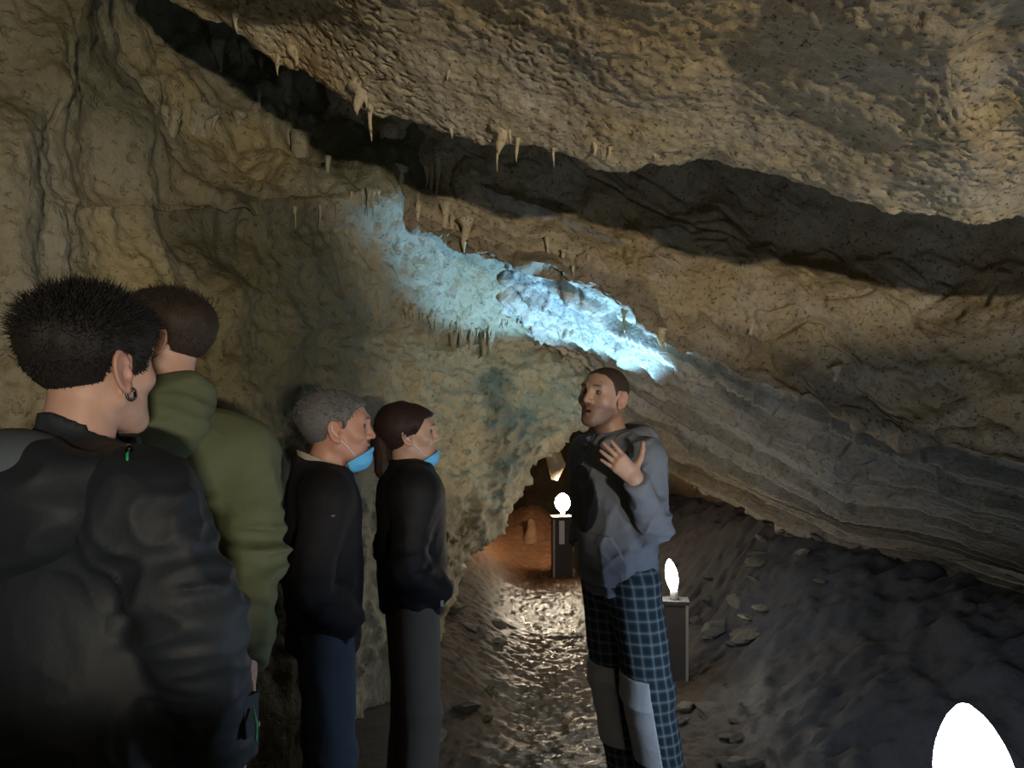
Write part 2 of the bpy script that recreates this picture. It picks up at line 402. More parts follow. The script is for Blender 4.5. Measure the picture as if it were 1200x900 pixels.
# ---- left wall with flowstone, ending in the pitted rock over the passage
wy = [-260, -120, 0, 80, 160, 228, 270, 335, 385, 402, 430, 488, 515, 570, 620, 655, 760, 930]
WP = {
 -260: ([100, 170, 260, 360, 460, 560, 620], [3.0, 3.6, 3.9, 4.0, 4.2, 4.6, 4.8]),
 -120: ([105, 170, 250, 340, 440, 540, 610], [2.8, 3.5, 3.7, 3.8, 4.1, 4.5, 4.7]),
    0: ([118, 165, 240, 330, 420, 520, 600], [2.65, 3.5, 3.9, 4.15, 4.3, 4.5, 4.7]),
   80: ([110, 185, 250, 330, 400, 490, 580], [2.55, 3.15, 3.75, 4.05, 4.2, 4.3, 4.6]),
  160: ([95, 175, 240, 320, 400, 480, 575], [2.45, 2.85, 3.3, 3.6, 3.85, 4.05, 4.4]),
  228: ([90, 175, 240, 320, 395, 475, 575], [2.4, 2.7, 3.0, 3.2, 3.5, 3.9, 4.25]),
  270: ([90, 175, 240, 320, 395, 480, 600], [2.4, 2.7, 3.0, 3.25, 3.7, 4.02, 4.32]),
  335: ([90, 180, 270, 350, 430, 530, 622], [2.38, 2.68, 2.98, 3.35, 3.86, 4.48, 4.75]),
  385: ([90, 180, 280, 370, 460, 560, 680], [2.34, 2.65, 2.95, 3.4, 4.12, 4.82, 5.1]),
  402: ([90, 180, 280, 370, 455, 565, 694], [2.34, 2.65, 2.95, 3.42, 4.15, 5.05, 5.4]),
  430: ([90, 180, 280, 370, 460, 575, 692], [2.3, 2.6, 2.92, 3.42, 4.1, 4.95, 5.3]),
  488: ([90, 180, 280, 370, 460, 570, 682], [2.28, 2.58, 2.9, 3.4, 4.0, 4.7, 5.1]),
  515: ([90, 180, 280, 365, 450, 550, 642], [2.26, 2.56, 2.9, 3.38, 3.95, 4.55, 4.9]),
  570: ([90, 180, 280, 360, 440, 525, 603], [2.25, 2.55, 2.9, 3.36, 3.88, 4.35, 4.65]),
  620: ([90, 180, 280, 355, 425, 500, 572], [2.25, 2.55, 2.9, 3.35, 3.82, 4.2, 4.45]),
  655: ([90, 180, 280, 350, 415, 480, 538], [2.24, 2.54, 2.88, 3.32, 3.76, 4.1, 4.3]),
  760: ([90, 180, 270, 335, 395, 450, 498], [2.2, 2.5, 2.85, 3.3, 3.65, 3.9, 4.05]),
  930: ([90, 180, 260, 320, 380, 430, 470], [2.15, 2.45, 2.8, 3.25, 3.6, 3.85, 4.0]),
}
rows = []
for yy in wy:
    p, d = WP[yy]
    p = [-2600, -700, -300, -50] + p; d = [0.5, 1.25, 1.68, 2.1] + d
    if yy < 100: d[1] += 0.1; d[2] += 0.12; d[3] += 0.15
    R = A(p, [yy] * len(p), d)
    R = np.concatenate([np.array([[-1.75, -6.0, R[0, 2]], [-1.75, -1.5, R[0, 2]]]), R])
    R[0:3, 2] = [CAMZ + (HORIZ - yy) / 900 * 2.0] * 3
    e = R[-1]
    R = np.concatenate([R, [e + [0.03, .12, .0], e + [0.03, .35, .03], e + [-0.1, 1.0, 0.1], e + [-.75, 2.6, .1], e + [-.9, 8.0, .2]]])
    rows.append(R)
nr = [8, 20, 30, 30, 26, 18, 24, 20, 10, 14, 24, 12, 24, 22, 16, 26, 22]
nc = [6, 6, 8, 14, 60, 44, 36, 36, 36, 34, 44, 44, 8, 8, 10, 12, 12]
G, V, U = loft(np.array(rows), nr, nc)
N = gnormals(G); x, y, z = G[..., 0], G[..., 1], G[..., 2]
end = sstep(9.3, 10.4, U) * sstep(8.2, 9.2, V)          # pitted rock end
dots = sstep(8.6, 9.6, U) * sstep(4.6, 6.0, V) * (1 - end)
flow = (1 - end) * (1 - dots)
a_ = 0.25 * fbm(x, y, z * 0.5, 2)
q1 = np.abs(perlin(x * 3.4 + a_, y * 3.4, z * 0.55)); q2 = np.abs(perlin(x * 8.5 + a_ * 2, y * 8.5 + 5, z * 1.0))
q3 = np.abs(perlin(x * 19 + a_ * 3, y * 19 + 5, z * 2.6))
drape = (0.5 - q1) * 0.16 + (0.45 - q2) * 0.045 + (0.4 - q3) * 0.016
low = fbm(x * 1.3 + 4, y * 1.3, z * 1.3, 3)
mids = fbm(x * 5, y * 5, z * 4, 4); fine = fbm(x * 19, y * 19, z * 19, 3)
curl = np.maximum(0, perlin(x * 2.4, y * 2.4, z * 1.9 + 3)) * 0.13
disp = flow * (drape + curl * 0.8 + 0.042 * mids + 0.008 * fine) + 0.06 * low
rr = fbm(x * 7 + 0.6 * z, y * 7, z * 7 - 2 * x, 4, 0.58)
disp += end * (0.055 * fbm(x * 2.6, y * 2.6, z * 2.6, 2) + 0.036 * rr - 0.028 * sstep(0.10, 0.40, fbm(x * 15, y * 15, z * 13, 2)))
disp += dots * (0.012 * mids + 0.02 * sstep(0.05, 0.4, fbm(x * 13, y * 13, z * 13, 2)) + 0.008 * fine)
G = G - N * (disp * sstep(0.5, 2.5, U))[..., None] * (-1.0)
t = np.ones(G.shape)
st = sstep(0.0, 0.45, perlin(x * 2.2 + 2, y * 2.2, z * 0.4))
t *= 1 + (flow * st)[..., None] * (np.array([1.25, 1.14, 0.88]) - 1)
gn = sstep(0.0, 0.5, perlin(x * 1.6 + 9, y * 1.6, z * 1.2 + 4))
t *= 1 + (flow * gn)[..., None] * (np.array([0.58, 0.60, 0.52]) - 1)
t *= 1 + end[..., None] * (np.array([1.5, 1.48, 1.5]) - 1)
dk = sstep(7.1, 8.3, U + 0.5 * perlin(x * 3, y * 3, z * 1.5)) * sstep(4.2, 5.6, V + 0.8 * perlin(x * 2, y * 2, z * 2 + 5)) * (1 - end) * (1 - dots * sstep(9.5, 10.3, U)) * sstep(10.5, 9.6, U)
t *= 1 + dk[..., None] * (np.array([0.31, 0.32, 0.26]) - 1)  # dark olive rock, with shade behind the visitors also painted into the tint
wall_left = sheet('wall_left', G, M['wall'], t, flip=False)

# ---- floor with the raised bank on the right and the clay mound in the passage
def axis(lo, hi, coarse, fines):
    pts = [lo]; p = lo
    while p < hi:
        h = coarse
        for a, b, f in fines:
            if p > a - 1e-6 and p < b: h = min(h, f)
            elif p <= a and p + h > a: h = min(h, max(a - p, 1e-3))
        p += h; pts.append(p)
    return np.array(pts)
gx = axis(-5.0, 7.0, 0.15, [(-0.5, 1.2, 0.011), (1.2, 3.2, 0.025)]); gy = axis(-6, 15.0, 0.2, [(3.2, 5.5, 0.014), (5.5, 9.5, 0.03)])
Xg, Yg = np.meshgrid(gx, gy)
def floor_z(x, y, detail=True):
    z = np.zeros_like(x)
    rise = sstep(0.95, 2.4, x) * 0.62 + np.maximum(0, x - 2.0) * 0.12
    z = z + rise * sstep(2.0, 4.5, y + 1.0) * (1 - 0.55 * sstep(3.6, 2.6, y))
    z = z + 0.38 * np.exp(-(((x - 1.95) / 0.5)**2 + ((y - 5.6) / 0.9)**2))
    z = z + 0.42 * np.exp(-(((x - 0.25) / 0.38)**2 + ((y - 9.4) / 0.8)**2)) + 0.3 * sstep(0.1, -0.9, x) * sstep(5.5, 8, y)
    z = z + 0.25 * sstep(0.2, -0.6, x) * sstep(3.4, 4.4, y)
    z = z + (1.20 + 0.32 * sstep(1.75, 2.4, x)) * np.exp(-((y + 3.0) / 0.7)**2)  # unseen ridge behind the camera, added to keep the flood lamp off low areas
    z = z + 0.05 * fbm(x * 0.9, y * 0.9, x * 0 + 1, 3)
    if detail:
        path = np.exp(-((x - 0.25) / 0.75)**2)
        rub = sstep(0.9, 1.5, x)
        z = z + 0.015 * (0.3 + path) * perlin(x * 11, y * 17, x * 0) + 0.010 * (0.35 + path) * perlin(x * 25, y * 38, x * 0 + 7)
        z = z + 0.004 * perlin(x * 44, y * 50, x * 0 + 3)
        z = z + rub * (0.05 * fbm(x * 4, y * 4, x * 0 + 5, 4, 0.6)) + (1 - path) * 0.03 * fbm(x * 5, y * 5, x * 0 + 2, 4)
    return z
Zg = floor_z(Xg, Yg)
G = np.stack([Xg, Yg, Zg], -1)
fl = NT('wet_cave_floor')
n1 = fl.noise(2.2, 6, 0.6); n2 = fl.noise(14, 6, 0.65)
c = fl.mix(fl.ramp(n1, (0.35, 0.0), (0.65, 1.0)), (0.115, 0.078, 0.05), (0.075, 0.062, 0.05))
c = fl.mix(fl.ramp(n2, (0.5, 0.0), (0.7, 1.0)), c, (0.045, 0.038, 0.032))
c = fl.mix(1.0, c, fl.attr('tint'), 'MULTIPLY')
wet = fl.attr('tint', 'Alpha')
rg = fl.mix(wet, (0.85, 0.85, 0.85), fl.ramp(fl.noise(7, 3), (0.35, 0.16), (0.65, 0.36)))
nb = fl.bump(fl.noise(38, 6, 0.6), 0.55, 0.012)
M['floor'] = fl.done(c, rg, nb, 0.5)
n, m = G.shape[:2]
me = mesh_np('floor', G.reshape(-1, 3), grid_faces(n, m), True, M['floor'])
red = sstep(6.2, 8.2, Yg) * sstep(1.2, 0.6, Xg)
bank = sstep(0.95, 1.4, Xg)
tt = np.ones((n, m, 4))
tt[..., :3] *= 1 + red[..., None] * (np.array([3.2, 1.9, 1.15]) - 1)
tt[..., :3] *= 1 + (bank * (1 - red))[..., None] * (np.array([0.42, 0.55, 0.86]) - 1)  # blue lamp haze over the bank put into its dark colour
tt[..., 3] = np.exp(-((Xg - 0.26) / 0.40)**4) * sstep(8.3, 7.4, Yg) * 0.95 + 0.05 + 0.4 * sstep(0.9, 1.2, Xg) * sstep(1.6, 1.2, Xg) * sstep(4.6, 4.0, Yg)
tt[..., 3] = np.clip(tt[..., 3], 0, 1)
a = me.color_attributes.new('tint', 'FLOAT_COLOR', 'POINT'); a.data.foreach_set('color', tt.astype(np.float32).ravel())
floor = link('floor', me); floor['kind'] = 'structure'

# ---- end of the passage and the right side under the inclined slab
def wall_from(name, pts, zlo, zhi, amp, mat, tint):
    P = np.array([[p[0], p[1], 0.0] for p in pts])
    L, _ = spline(P, [24] * (len(P) - 1))
    zz = np.linspace(zlo, zhi, 60)
    G = np.repeat(L[None], 60, 0).copy(); G[..., 2] = zz[:, None]
    x, y, z = G[..., 0], G[..., 1], G[..., 2]
    N = gnormals(G)
    G = G + N * (amp * fbm(x * 1.1, y * 1.1, z * 1.1, 5, 0.55))[..., None]
    return sheet(name, G, mat, np.ones(G.shape) * np.array(tint))
wall_back = wall_from('wall_back', [(-5, 9.2), (-2.5, 11.0), (0, 12.0), (2, 11.4), (5.5, 9.5)], -0.5, 4.2, 0.45, M['wall'], (0.8, 0.62, 0.48))
wall_right = wall_from('wall_right', [(6.0, 10.5), (4.6, 7.5), (4.2, 5.0), (4.1, 2.5), (4.0, -2), (4, -6)], -0.5, 4.0, 0.3, M['strata'], (0.8, 0.8, 0.85))

# ---- stalactites (parts of the rock they hang from)
def stalactite(parent, px, py, lpx, wpx, Y, lean=0.0, blunt=0.12, mat=None, root=0.35):
    mat = mat or ('wall' if parent is wall_left else 'ceil')
    Y = surf_y(parent.name, px, py, Y) + 0.004
    s_ = Y / FPX; L = lpx * s_; r0 = wpx * s_ * 0.5
    top = Vector(at(px, py, Y)) + Vector((0, 0.01, L * root + 0.02)); n = 7
    pts = []; rad = []
    ph = random.uniform(0, 6)
    Lt = L * (1 + root) + 0.02
    for i in range(n + 1):
        f = i / n
        pts.append(top + Vector((lean * Lt * f * f + 0.25 * r0 * math.sin(ph + 5 * f), 0.2 * r0 * math.cos(ph + 4 * f), -Lt * f)))
        rad.append(max(r0 * ((1 - f)**0.8 * (1.0 + 0.9 * max(0, 0.4 - f)) + blunt * (1 - f * 0.7)) * (1 + 0.2 * math.sin(ph * 3 + 9 * f)), 0.0012))
    mb = MB(); mb.tube(pts, rad, 8)
    o = mb.build('stalactite', M[mat], parent)
    set_attr(o.data, 'tint', np.ones((len(o.data.vertices), 3), np.float32) * 1.1)
    return o
ST = [  # px, py, length px, width px, Y  - under the edge of the near slab
 (276, 20, 17, 10, 2.98), (325, 70, 17, 8, 2.93), (345, 64, 12, 14, 2.93), (420, 112, 22, 20, 2.84), (428, 114, 12, 8, 2.86), (434, 128, 36, 9, 2.92),
 (525, 84, 9, 7, 2.35), (529, 153, 8, 6, 2.74), (587, 158, 22, 22, 2.72), (598, 156, 10, 6, 2.7), (606, 165, 24, 8, 2.85), (583, 168, 32, 5, 2.95), (649, 176, 18, 5, 2.8), (697, 172, 10, 8, 2.64), (141, 0, 10, 8, 2.9), (715, 176, 9, 6, 2.6), (768, 184, 5, 5, 2.6), (512, 192, 42, 9, 3.4)]
for s_ in ST: stalactite(ceiling, *s_)
ST = [  # hanging from the lip of the second slab
 (468, 215, 46, 20, 3.75), (455, 175, 62, 16, 3.6), (497, 205, 38, 12, 3.7), (506, 200, 32, 10, 3.72), (470, 240, 22, 7, 3.95), (490, 248, 24, 6, 4.0), (521, 255, 34, 10, 4.05), (545, 270, 26, 14, 4.1), (530, 262, 16, 6, 4.1),
 (642, 292, 30, 5, 4.13), (660, 300, 8, 6, 4.14), (672, 318, 8, 4, 4.2), (690, 306, 9, 4, 4.13), (732, 372, 18, 6, 4.26), (776, 395, 18, 12, 4.3), (880, 384, 14, 9, 4.1), (980, 438, 12, 12, 4.0)]
for s_ in ST: stalactite(ceiling, *s_)
ST = [  # curtains on the left wall
 (202, 148, 36, 14, 2.95), (193, 138, 24, 9, 2.92), (236, 140, 28, 22, 3.05), (228, 150, 60, 12, 3.0, -0.18), (255, 60, 26, 16, 3.35), (280, 145, 22, 12, 3.15), (303, 120, 44, 4, 3.3), (305, 80, 22, 5, 3.4),
 (335, 110, 70, 14, 3.38), (340, 150, 44, 12, 3.36), (354, 178, 52, 22, 3.42), (384, 200, 36, 6, 3.5), (374, 246, 22, 4, 3.62), (345, 252, 16, 4, 3.55), (394, 244, 8, 4, 3.66),
 (424, 232, 18, 5, 3.78), (431, 232, 22, 5, 3.8), (437, 234, 20, 5, 3.82), (443, 230, 10, 5, 3.85), (411, 232, 8, 4, 3.75), (285, 62, 18, 10, 3.42), (250, 140, 14, 9, 3.1)]
for s_ in ST: stalactite(wall_left, *s_)
rs = random.Random(5)
for i in range(38):                                                  # icicle fringe over the passage rock
    f = i / 37.0; px = 474 + f * 208 + rs.uniform(-5, 5)
    py = 372 + 24 * math.sin(min(1, f * 2.2) * 1.57) - 14 * sstep(0.45, 0.62, f) + 16 * sstep(0.75, 1.0, f)
    Yv = np.interp(px, [460, 560, 680], [4.12, 4.80, 5.06])
    stalactite(wall_left, px, py - 6, rs.uniform(3, 12) * (1.6 if 0.15 < f < 0.35 else 1.0), rs.uniform(2.5, 7), Yv - 0.03, 0, 0.1, None, 0.6)
for px, py, l_, w_, Y_ in [(540, 400, 70, 8, 4.66), (552, 398, 48, 7, 4.74), (566, 395, 40, 10, 4.8), (530, 402, 36, 7, 4.58), (575, 392, 24, 9, 4.82)]:
    stalactite(wall_left, px, py, l_, w_, Y_, 0, 0.3)
# lit hanging column and stalagmite in the passage
mb = MB(); c0 = at(650, 500, 7.2)
mb.tube([c0 + np.array(d) for d in ((0.02, 0, 0.45), (0.0, 0, 0.2), (0.0, 0, 0.0), (0.01, 0, -.12), (-.02, 0, -.24), (0.02, 0, -.36), (0.0, 0, -.5))], [.12, .09, .075, .06, .075, .085, .03], 14)
o = mb.build('stalactite', M['drip'], ceil_far)
mb = MB(); c0 = at(622, 655, 8.6)
mb.tube([c0 + np.array(d) for d in ((0.0, 0, -0.15), (0.0, 0, 0.05), (0.0, 0, 0.2), (0.01, 0, .34), (0.0, 0, .45))], [.26, .19, .10, .055, .03], 14)
o = mb.build('stalagmite', M['clay'], floor); set_attr(o.data, 'tint', np.ones((len(o.data.vertices), 3), np.float32))

# ---- broken stones lying on the floor (pieces of the setting)
stone_meshes = []
for k in range(4):
    b = MB(); g_ = random.Random(40 + k); n_ = 9; prof = []
    for i in range(6):
        f = i / 5.0; prof.append((max(0.02, math.sin(math.pi * (0.08 + 0.84 * f))), -0.45 + 0.9 * f))
    b.lathe(prof, n_)
    b.v = [tuple(c_ * (1 + 0.28 * g_.uniform(-1, 1)) for c_ in v) for v in b.v]
    me = bpy.data.meshes.new('stone'); me.from_pydata(b.v, [], b.f); me.update(); me.materials.append(M['strata'])
    set_attr(me, 'tint', np.ones((len(me.vertices), 3), np.float32) * (0.45 + 0.1 * k))
    stone_meshes.append(me)
rs = random.Random(21)
for i in range(58):
    if i < 34: xx, yy = rs.uniform(1.25, 2.1), rs.uniform(4.6, 5.8)
    elif i < 46: xx, yy = rs.uniform(-0.45, -0.05), rs.uniform(3.5, 5.4)
    else: xx, yy = rs.uniform(0.85, 1.15), rs.uniform(3.4, 4.2)
    r_ = rs.uniform(0.025, 0.075)
    o = link('stone', stone_meshes[i % 4], floor)
    o.location = (xx, yy, float(floor_z(np.array([xx]), np.array([yy]))[0]) + r_ * 0.15)
    o.scale = (r_ * rs.uniform(.8, 1.4), r_ * rs.uniform(.8, 1.3), r_ * rs.uniform(.6, 1.0)); o.rotation_euler = (rs.uniform(-.5, .5), rs.uniform(-.5, .5), rs.uniform(0, 6))

# ------------------------------------------------------------------ bollard lamps along the path
M['post'] = plain('weathered_post', (0.06, 0.05, 0.045), 0.7, 0.3, 14, 0.4)
M['post_edge'] = plain('pale_post_edge', (0.34, 0.30, 0.26), 0.6, 0.2, 20, 0.3)
M['socket'] = plain('white_socket', (0.62, 0.6, 0.56), 0.45, 0.1, 20, 0.05)
M['wire'] = plain('black_cable', (0.02, 0.02, 0.022), 0.5, 0.2, 40, 0.1)
M['bulb_cool'] = emit('cool_lamp_glass', (0.86, 0.93, 1.0), 55)
M['bulb_warm'] = emit('warm_lamp_glass', (1.0, 0.84, 0.62), 150)
M['bulb_near'] = emit('near_lamp_glass', (0.62, 0.78, 1.0), 56)
def path_lamp(label, base, bulb_mat, h_post, bulb_r, bulb_h, lean=(0, 0), post_w=0.16, rz=0.0):
    t = empty('path_lamp', base, rz); tag(t, label, 'lamp', 'bollard lamps along the cave path')
    b = MB(); b.box((0, 0, h_post / 2 - 0.05), (post_w, post_w * 0.7, h_post + 0.1)); post = b.build('post', M['post'], t, False)
    for sx in (-1, 1):
        b = MB(); b.box((sx * post_w * 0.47, -post_w * 0.36, h_post / 2), (post_w * 0.10, 0.014, h_post)); b.build('edge_strip', M['post_edge'], post, False)
    if post_w > 0.19:
        b = MB(); b.box((-0.02, -post_w * 0.36, h_post - 0.13), (0.05, 0.012, 0.22)); b.build('pale_panel', M['socket'], post, False)
    b = MB(); b.box((0, 0, h_post + 0.006), (post_w * 1.12, post_w * 0.82, 0.02)); b.build('cap', M['post'], t, False)
    b = MB(); b.lathe([(0.02, 0), (0.024, 0.01), (0.024, 0.045), (0.017, 0.06)], 12, (0, 0, h_post + 0.014)); b.build('socket', M['socket'], t)
    z0 = h_post + 0.06; prof = []; b = MB(); n = 12
    pts = []; rad = []
    for i in range(n + 1):
        f = i / n
        pts.append((lean[0] * f, lean[1] * f, z0 + bulb_h * f))
        rad.append(max(bulb_r * (math.sin(math.pi * min(1, f * 0.93 + 0.05))**0.62), 0.004))
    b.tube(pts, rad, 16); b.build('bulb', bulb_mat, t)
    b = MB(); b.tube([(-0.02, post_w * 0.36, h_post * 0.9), (-0.04, post_w * 0.42, h_post * 0.5), (-0.03, post_w * 0.45, 0.1), (-0.10, post_w * 0.7, 0.01)], 0.006, 6); b.build('cable', M['wire'], t)
    return t
def fz(x, y): return float(floor_z(np.array([x]), np.array([y]), False)[0])
bx = at(794, 785, 4.55); path_lamp('slim bulb lamp on a dark post standing behind the guide in plaid trousers', (bx[0] - 0.02, 4.55, fz(bx[0], 4.55)), M['bulb_cool'], 0.46, 0.036, 0.19, (-0.03, 0), 0.15, -0.15)
bx = at(663, 672, 7.3); path_lamp('farthest round warm lamp on a post deep in the passage', (bx[0] - 0.03, 7.3, fz(bx[0], 7.3)), M['bulb_warm'], 0.55, 0.075, 0.17, (0, 0), 0.2, 0.1)
bx = at(1141, 900, 1.95); path_lamp('large blinding white lamp nearest the viewer beside the right bank', (bx[0] + 0.03, 1.95, fz(bx[0], 1.95)), M['bulb_near'], 0.42 - fz(bx[0], 1.95), 0.092, 0.37, (-0.07, 0), 0.18, 0.3)

# ------------------------------------------------------------------ signed distance modelling
F32 = np.float32
def rcone(x, y, z, a, b, ra, rb):
    bx, by, bz = b[0] - a[0], b[1] - a[1], b[2] - a[2]
    L = bx * bx + by * by + bz * bz + 1e-12
    px, py, pz = x - F32(a[0]), y - F32(a[1]), z - F32(a[2])
    h = np.clip((px * F32(bx) + py * F32(by) + pz * F32(bz)) / F32(L), 0, 1)
    px = px - h * F32(bx); py = py - h * F32(by); pz = pz - h * F32(bz)
    return np.sqrt(px * px + py * py + pz * pz) - (F32(ra) + h * F32(rb - ra))
def ell(x, y, z, c, r):
    px, py, pz = (x - F32(c[0])) / F32(r[0]), (y - F32(c[1])) / F32(r[1]), (z - F32(c[2])) / F32(r[2])
    k0 = np.sqrt(px * px + py * py + pz * pz)
    k1 = np.sqrt((px / F32(r[0]))**2 + (py / F32(r[1]))**2 + (pz / F32(r[2]))**2) + F32(1e-6)
    return k0 * (k0 - 1) / k1
def smin(a, b, k):
    h = np.maximum(F32(k) - np.abs(a - b), 0) / F32(k)
    return np.minimum(a, b) - h * h * F32(k * 0.25)
def smax(a, b, k): return -smin(-a, -b, k)
def nets(f, xs, ys, zs):
    xs = np.asarray(xs, F32); ys = np.asarray(ys, F32); zs = np.asarray(zs, F32)
    def ci(n):
        i = np.arange(0, n, 4)
        return i if i[-1] == n - 1 else np.append(i, n - 1)
    cx, cy, cz = ci(len(xs)), ci(len(ys)), ci(len(zs))
    X, Y, Z = np.meshgrid(xs[cx], ys[cy], zs[cz], indexing='ij')
    C = f(X.ravel(), Y.ravel(), Z.ravel()).reshape(X.shape).astype(F32)
    near = lambda n, c: np.clip(np.searchsorted(c, np.arange(n) - 2), 0, len(c) - 1)
    nx, ny, nz = near(len(xs), cx), near(len(ys), cy), near(len(zs), cz)
    D = C[np.ix_(nx, ny, nz)]
    sp = lambda v, c, n: np.gradient(v[c])[n]
    hx, hy, hz = sp(xs, cx, nx), sp(ys, cy, ny), sp(zs, cz, nz)
    diag = np.sqrt(hx[:, None, None]**2 + hy[None, :, None]**2 + hz[None, None, :]**2)
    m = np.abs(D) < diag * 1.25
    I, J, K = np.nonzero(m)
    D[I, J, K] = f(xs[I], ys[J], zs[K])
    S = D < 0
    a, b, c = S.shape
    cnt = np.zeros((a - 1, b - 1, c - 1), np.int8)
    for di in (0, 1):
        for dj in (0, 1):
            for dk in (0, 1): cnt += S[di:a - 1 + di, dj:b - 1 + dj, dk:c - 1 + dk]
    act = (cnt > 0) & (cnt < 8)
    I, J, K = np.nonzero(act); n = len(I)
    P = np.zeros((n, 3)); w_ = np.zeros(n)
    cor = [(i, j, k) for i in (0, 1) for j in (0, 1) for k in (0, 1)]
    for p in cor:
        for ax in range(3):
            if p[ax]: continue
            q = list(p); q[ax] = 1
            d0 = D[I + p[0], J + p[1], K + p[2]]; d1 = D[I + q[0], J + q[1], K + q[2]]
            cr = (d0 < 0) != (d1 < 0)
            t = np.where(cr, d0 / np.where(d0 == d1, 1, d0 - d1), 0)
            A0 = np.stack([xs[I + p[0]], ys[J + p[1]], zs[K + p[2]]], -1); A1 = np.stack([xs[I + q[0]], ys[J + q[1]], zs[K + q[2]]], -1)
            P += np.where(cr[:, None], A0 + (A1 - A0) * t[:, None], 0); w_ += cr
    P /= w_[:, None]
    vid = np.full(act.shape, -1, np.int32); vid[I, J, K] = np.arange(n)
    Q = []
    for ax in range(3):
        sl = [slice(1, -1)] * 3; s0 = list(sl); s1 = list(sl)
        s0[ax] = slice(0, -1); s1[ax] = slice(1, None)
        ch = S[tuple(s0)] != S[tuple(s1)]
        i, j, k = np.nonzero(ch)
        ins = S[tuple(s0)][i, j, k]
        g = [i + 1, j + 1, k + 1]; g[ax] = [i, j, k][ax]
        o1, o2 = [q for q in range(3) if q != ax]
        def cell(a1, a2):
            h = [g[0].copy(), g[1].copy(), g[2].copy()]; h[o1] = h[o1] - a1; h[o2] = h[o2] - a2
            return vid[h[0], h[1], h[2]]
        q = np.stack([cell(1, 1), cell(0, 1), cell(0, 0), cell(1, 0)], -1)
        fl_ = ins if ax != 1 else ~ins
        q[~fl_] = q[~fl_][:, ::-1]
        Q.append(q)
    Q = np.concatenate(Q); Q = Q[(Q >= 0).all(1)]
    return P.astype(F32), Q
def unit(v): v = np.asarray(v, float); return v / np.linalg.norm(v)

# ------------------------------------------------------------------ a head in its own frame (x right, y forward, z up, chin at -.115, crown at +.115)
def head_sdf(x, y, z, jaw=1.0, mouth=0.0, nose=1.0):
    ax = np.abs(x)
    d = ell(x, y, z, (0, -0.018, 0.035), (0.076, 0.098, 0.083))
    d = smin(d, ell(x, y, z, (0, 0.035, 0.02), (0.066, 0.062, 0.072)), 0.03)
    d = smin(d, rcone(ax, y, z, (0.047 * jaw, 0.0, -0.052), (0.012, 0.068, -0.092), 0.024, 0.022), 0.035)
    d = smin(d, ell(x, y, z, (0, 0.045, -0.055), (0.046 * jaw, 0.048, 0.052)), 0.03)
    d = smin(d, ell(x, y, z, (0, 0.078, -0.098), (0.021, 0.017, 0.016)), 0.022)
    d = smin(d, ell(ax, y, z, (0.047, 0.058, -0.018), (0.022, 0.024, 0.02)), 0.025)                  # cheekbone
    d = smin(d, rcone(ax, y, z, (0.008, 0.094, 0.036), (0.044, 0.076, 0.038), 0.009, 0.008), 0.018)     # brow
    d = smax(d, -ell(ax, y, z, (0.032, 0.100, 0.012), (0.019, 0.018, 0.012)), 0.014)                   # socket
    d = smin(d, rcone(x, y, z, (0, 0.090, 0.022), (0, 0.112 * nose, -0.022), 0.008, 0.0105), 0.014)
    d = smin(d, ell(ax, y, z, (0.011, 0.100, -0.026), (0.009, 0.011, 0.008)), 0.008)
    d = smax(d, -ell(ax, y, z, (0.007, 0.108, -0.034), (0.004, 0.006, 0.004)), 0.003)
    d = smin(d, rcone(ax, y, z, (0.0, 0.097, -0.053 + mouth * 0.2), (0.021, 0.085, -0.057), 0.0065, 0.003), 0.006)
    d = smin(d, rcone(ax, y, z, (0.0, 0.095, -0.066 - mouth), (0.019, 0.085, -0.060 - mouth * 0.3), 0.0075, 0.003), 0.006)
    d = smax(d, -ell(ax, y, z, (0.0, 0.100, -0.0595 - mouth * 0.4), (0.018, 0.012, 0.0018 + mouth * 0.62)), 0.003)
    # ear
    ex = ax - 0.077 - 0.30 * np.maximum(0, -(y + 0.005)); ey = y + 0.012 + 0.18 * z; ez = z + 0.004
    e = np.sqrt(((ey) / 0.020)**2 + (ez / 0.033)**2)
    disc = smax(np.abs(ex) - 0.0042, (e - 1) * 0.022, 0.004)
    rim = np.sqrt(((e - 0.9) * 0.021)**2 + (ex - 0.004)**2) - 0.0042
    rim = np.where((ey > 0.010) & (ez < 0.012), rim + 0.004, rim)
    anti = np.sqrt(((np.sqrt(((ey - 0.003) / 0.012)**2 + ((ez + 0.001) / 0.021)**2) - 0.95) * 0.013)**2 + (ex - 0.002)**2) - 0.0028
    ear = smin(smin(disc, rim, 0.004), np.where(ey < 0.006, anti, anti + 0.004), 0.003)
    ear = smin(ear, ell(ex, ey, ez, (0.001, 0.006, -0.031), (0.0055, 0.009, 0.010)), 0.006)
    ear = smin(ear, ell(ex, ey, ez, (0.001, 0.017, -0.006), (0.005, 0.005, 0.008)), 0.004)
    ear = smax(ear, -ell(ex, ey, ez, (0.006, 0.006, -0.006), (0.006, 0.008, 0.011)), 0.004)
    return smin(d, ear, 0.006)
def hairline(y, x=0.0):
    return np.interp(y, [-0.12, -0.05, -0.032, -0.028, 0.012, 0.02, 0.045, 0.055, 0.065, 0.12], [-0.07, -0.062, -0.04, 0.026, 0.028, 0.0, 0.012, 0.045, 0.066, 0.078]).astype(F32)

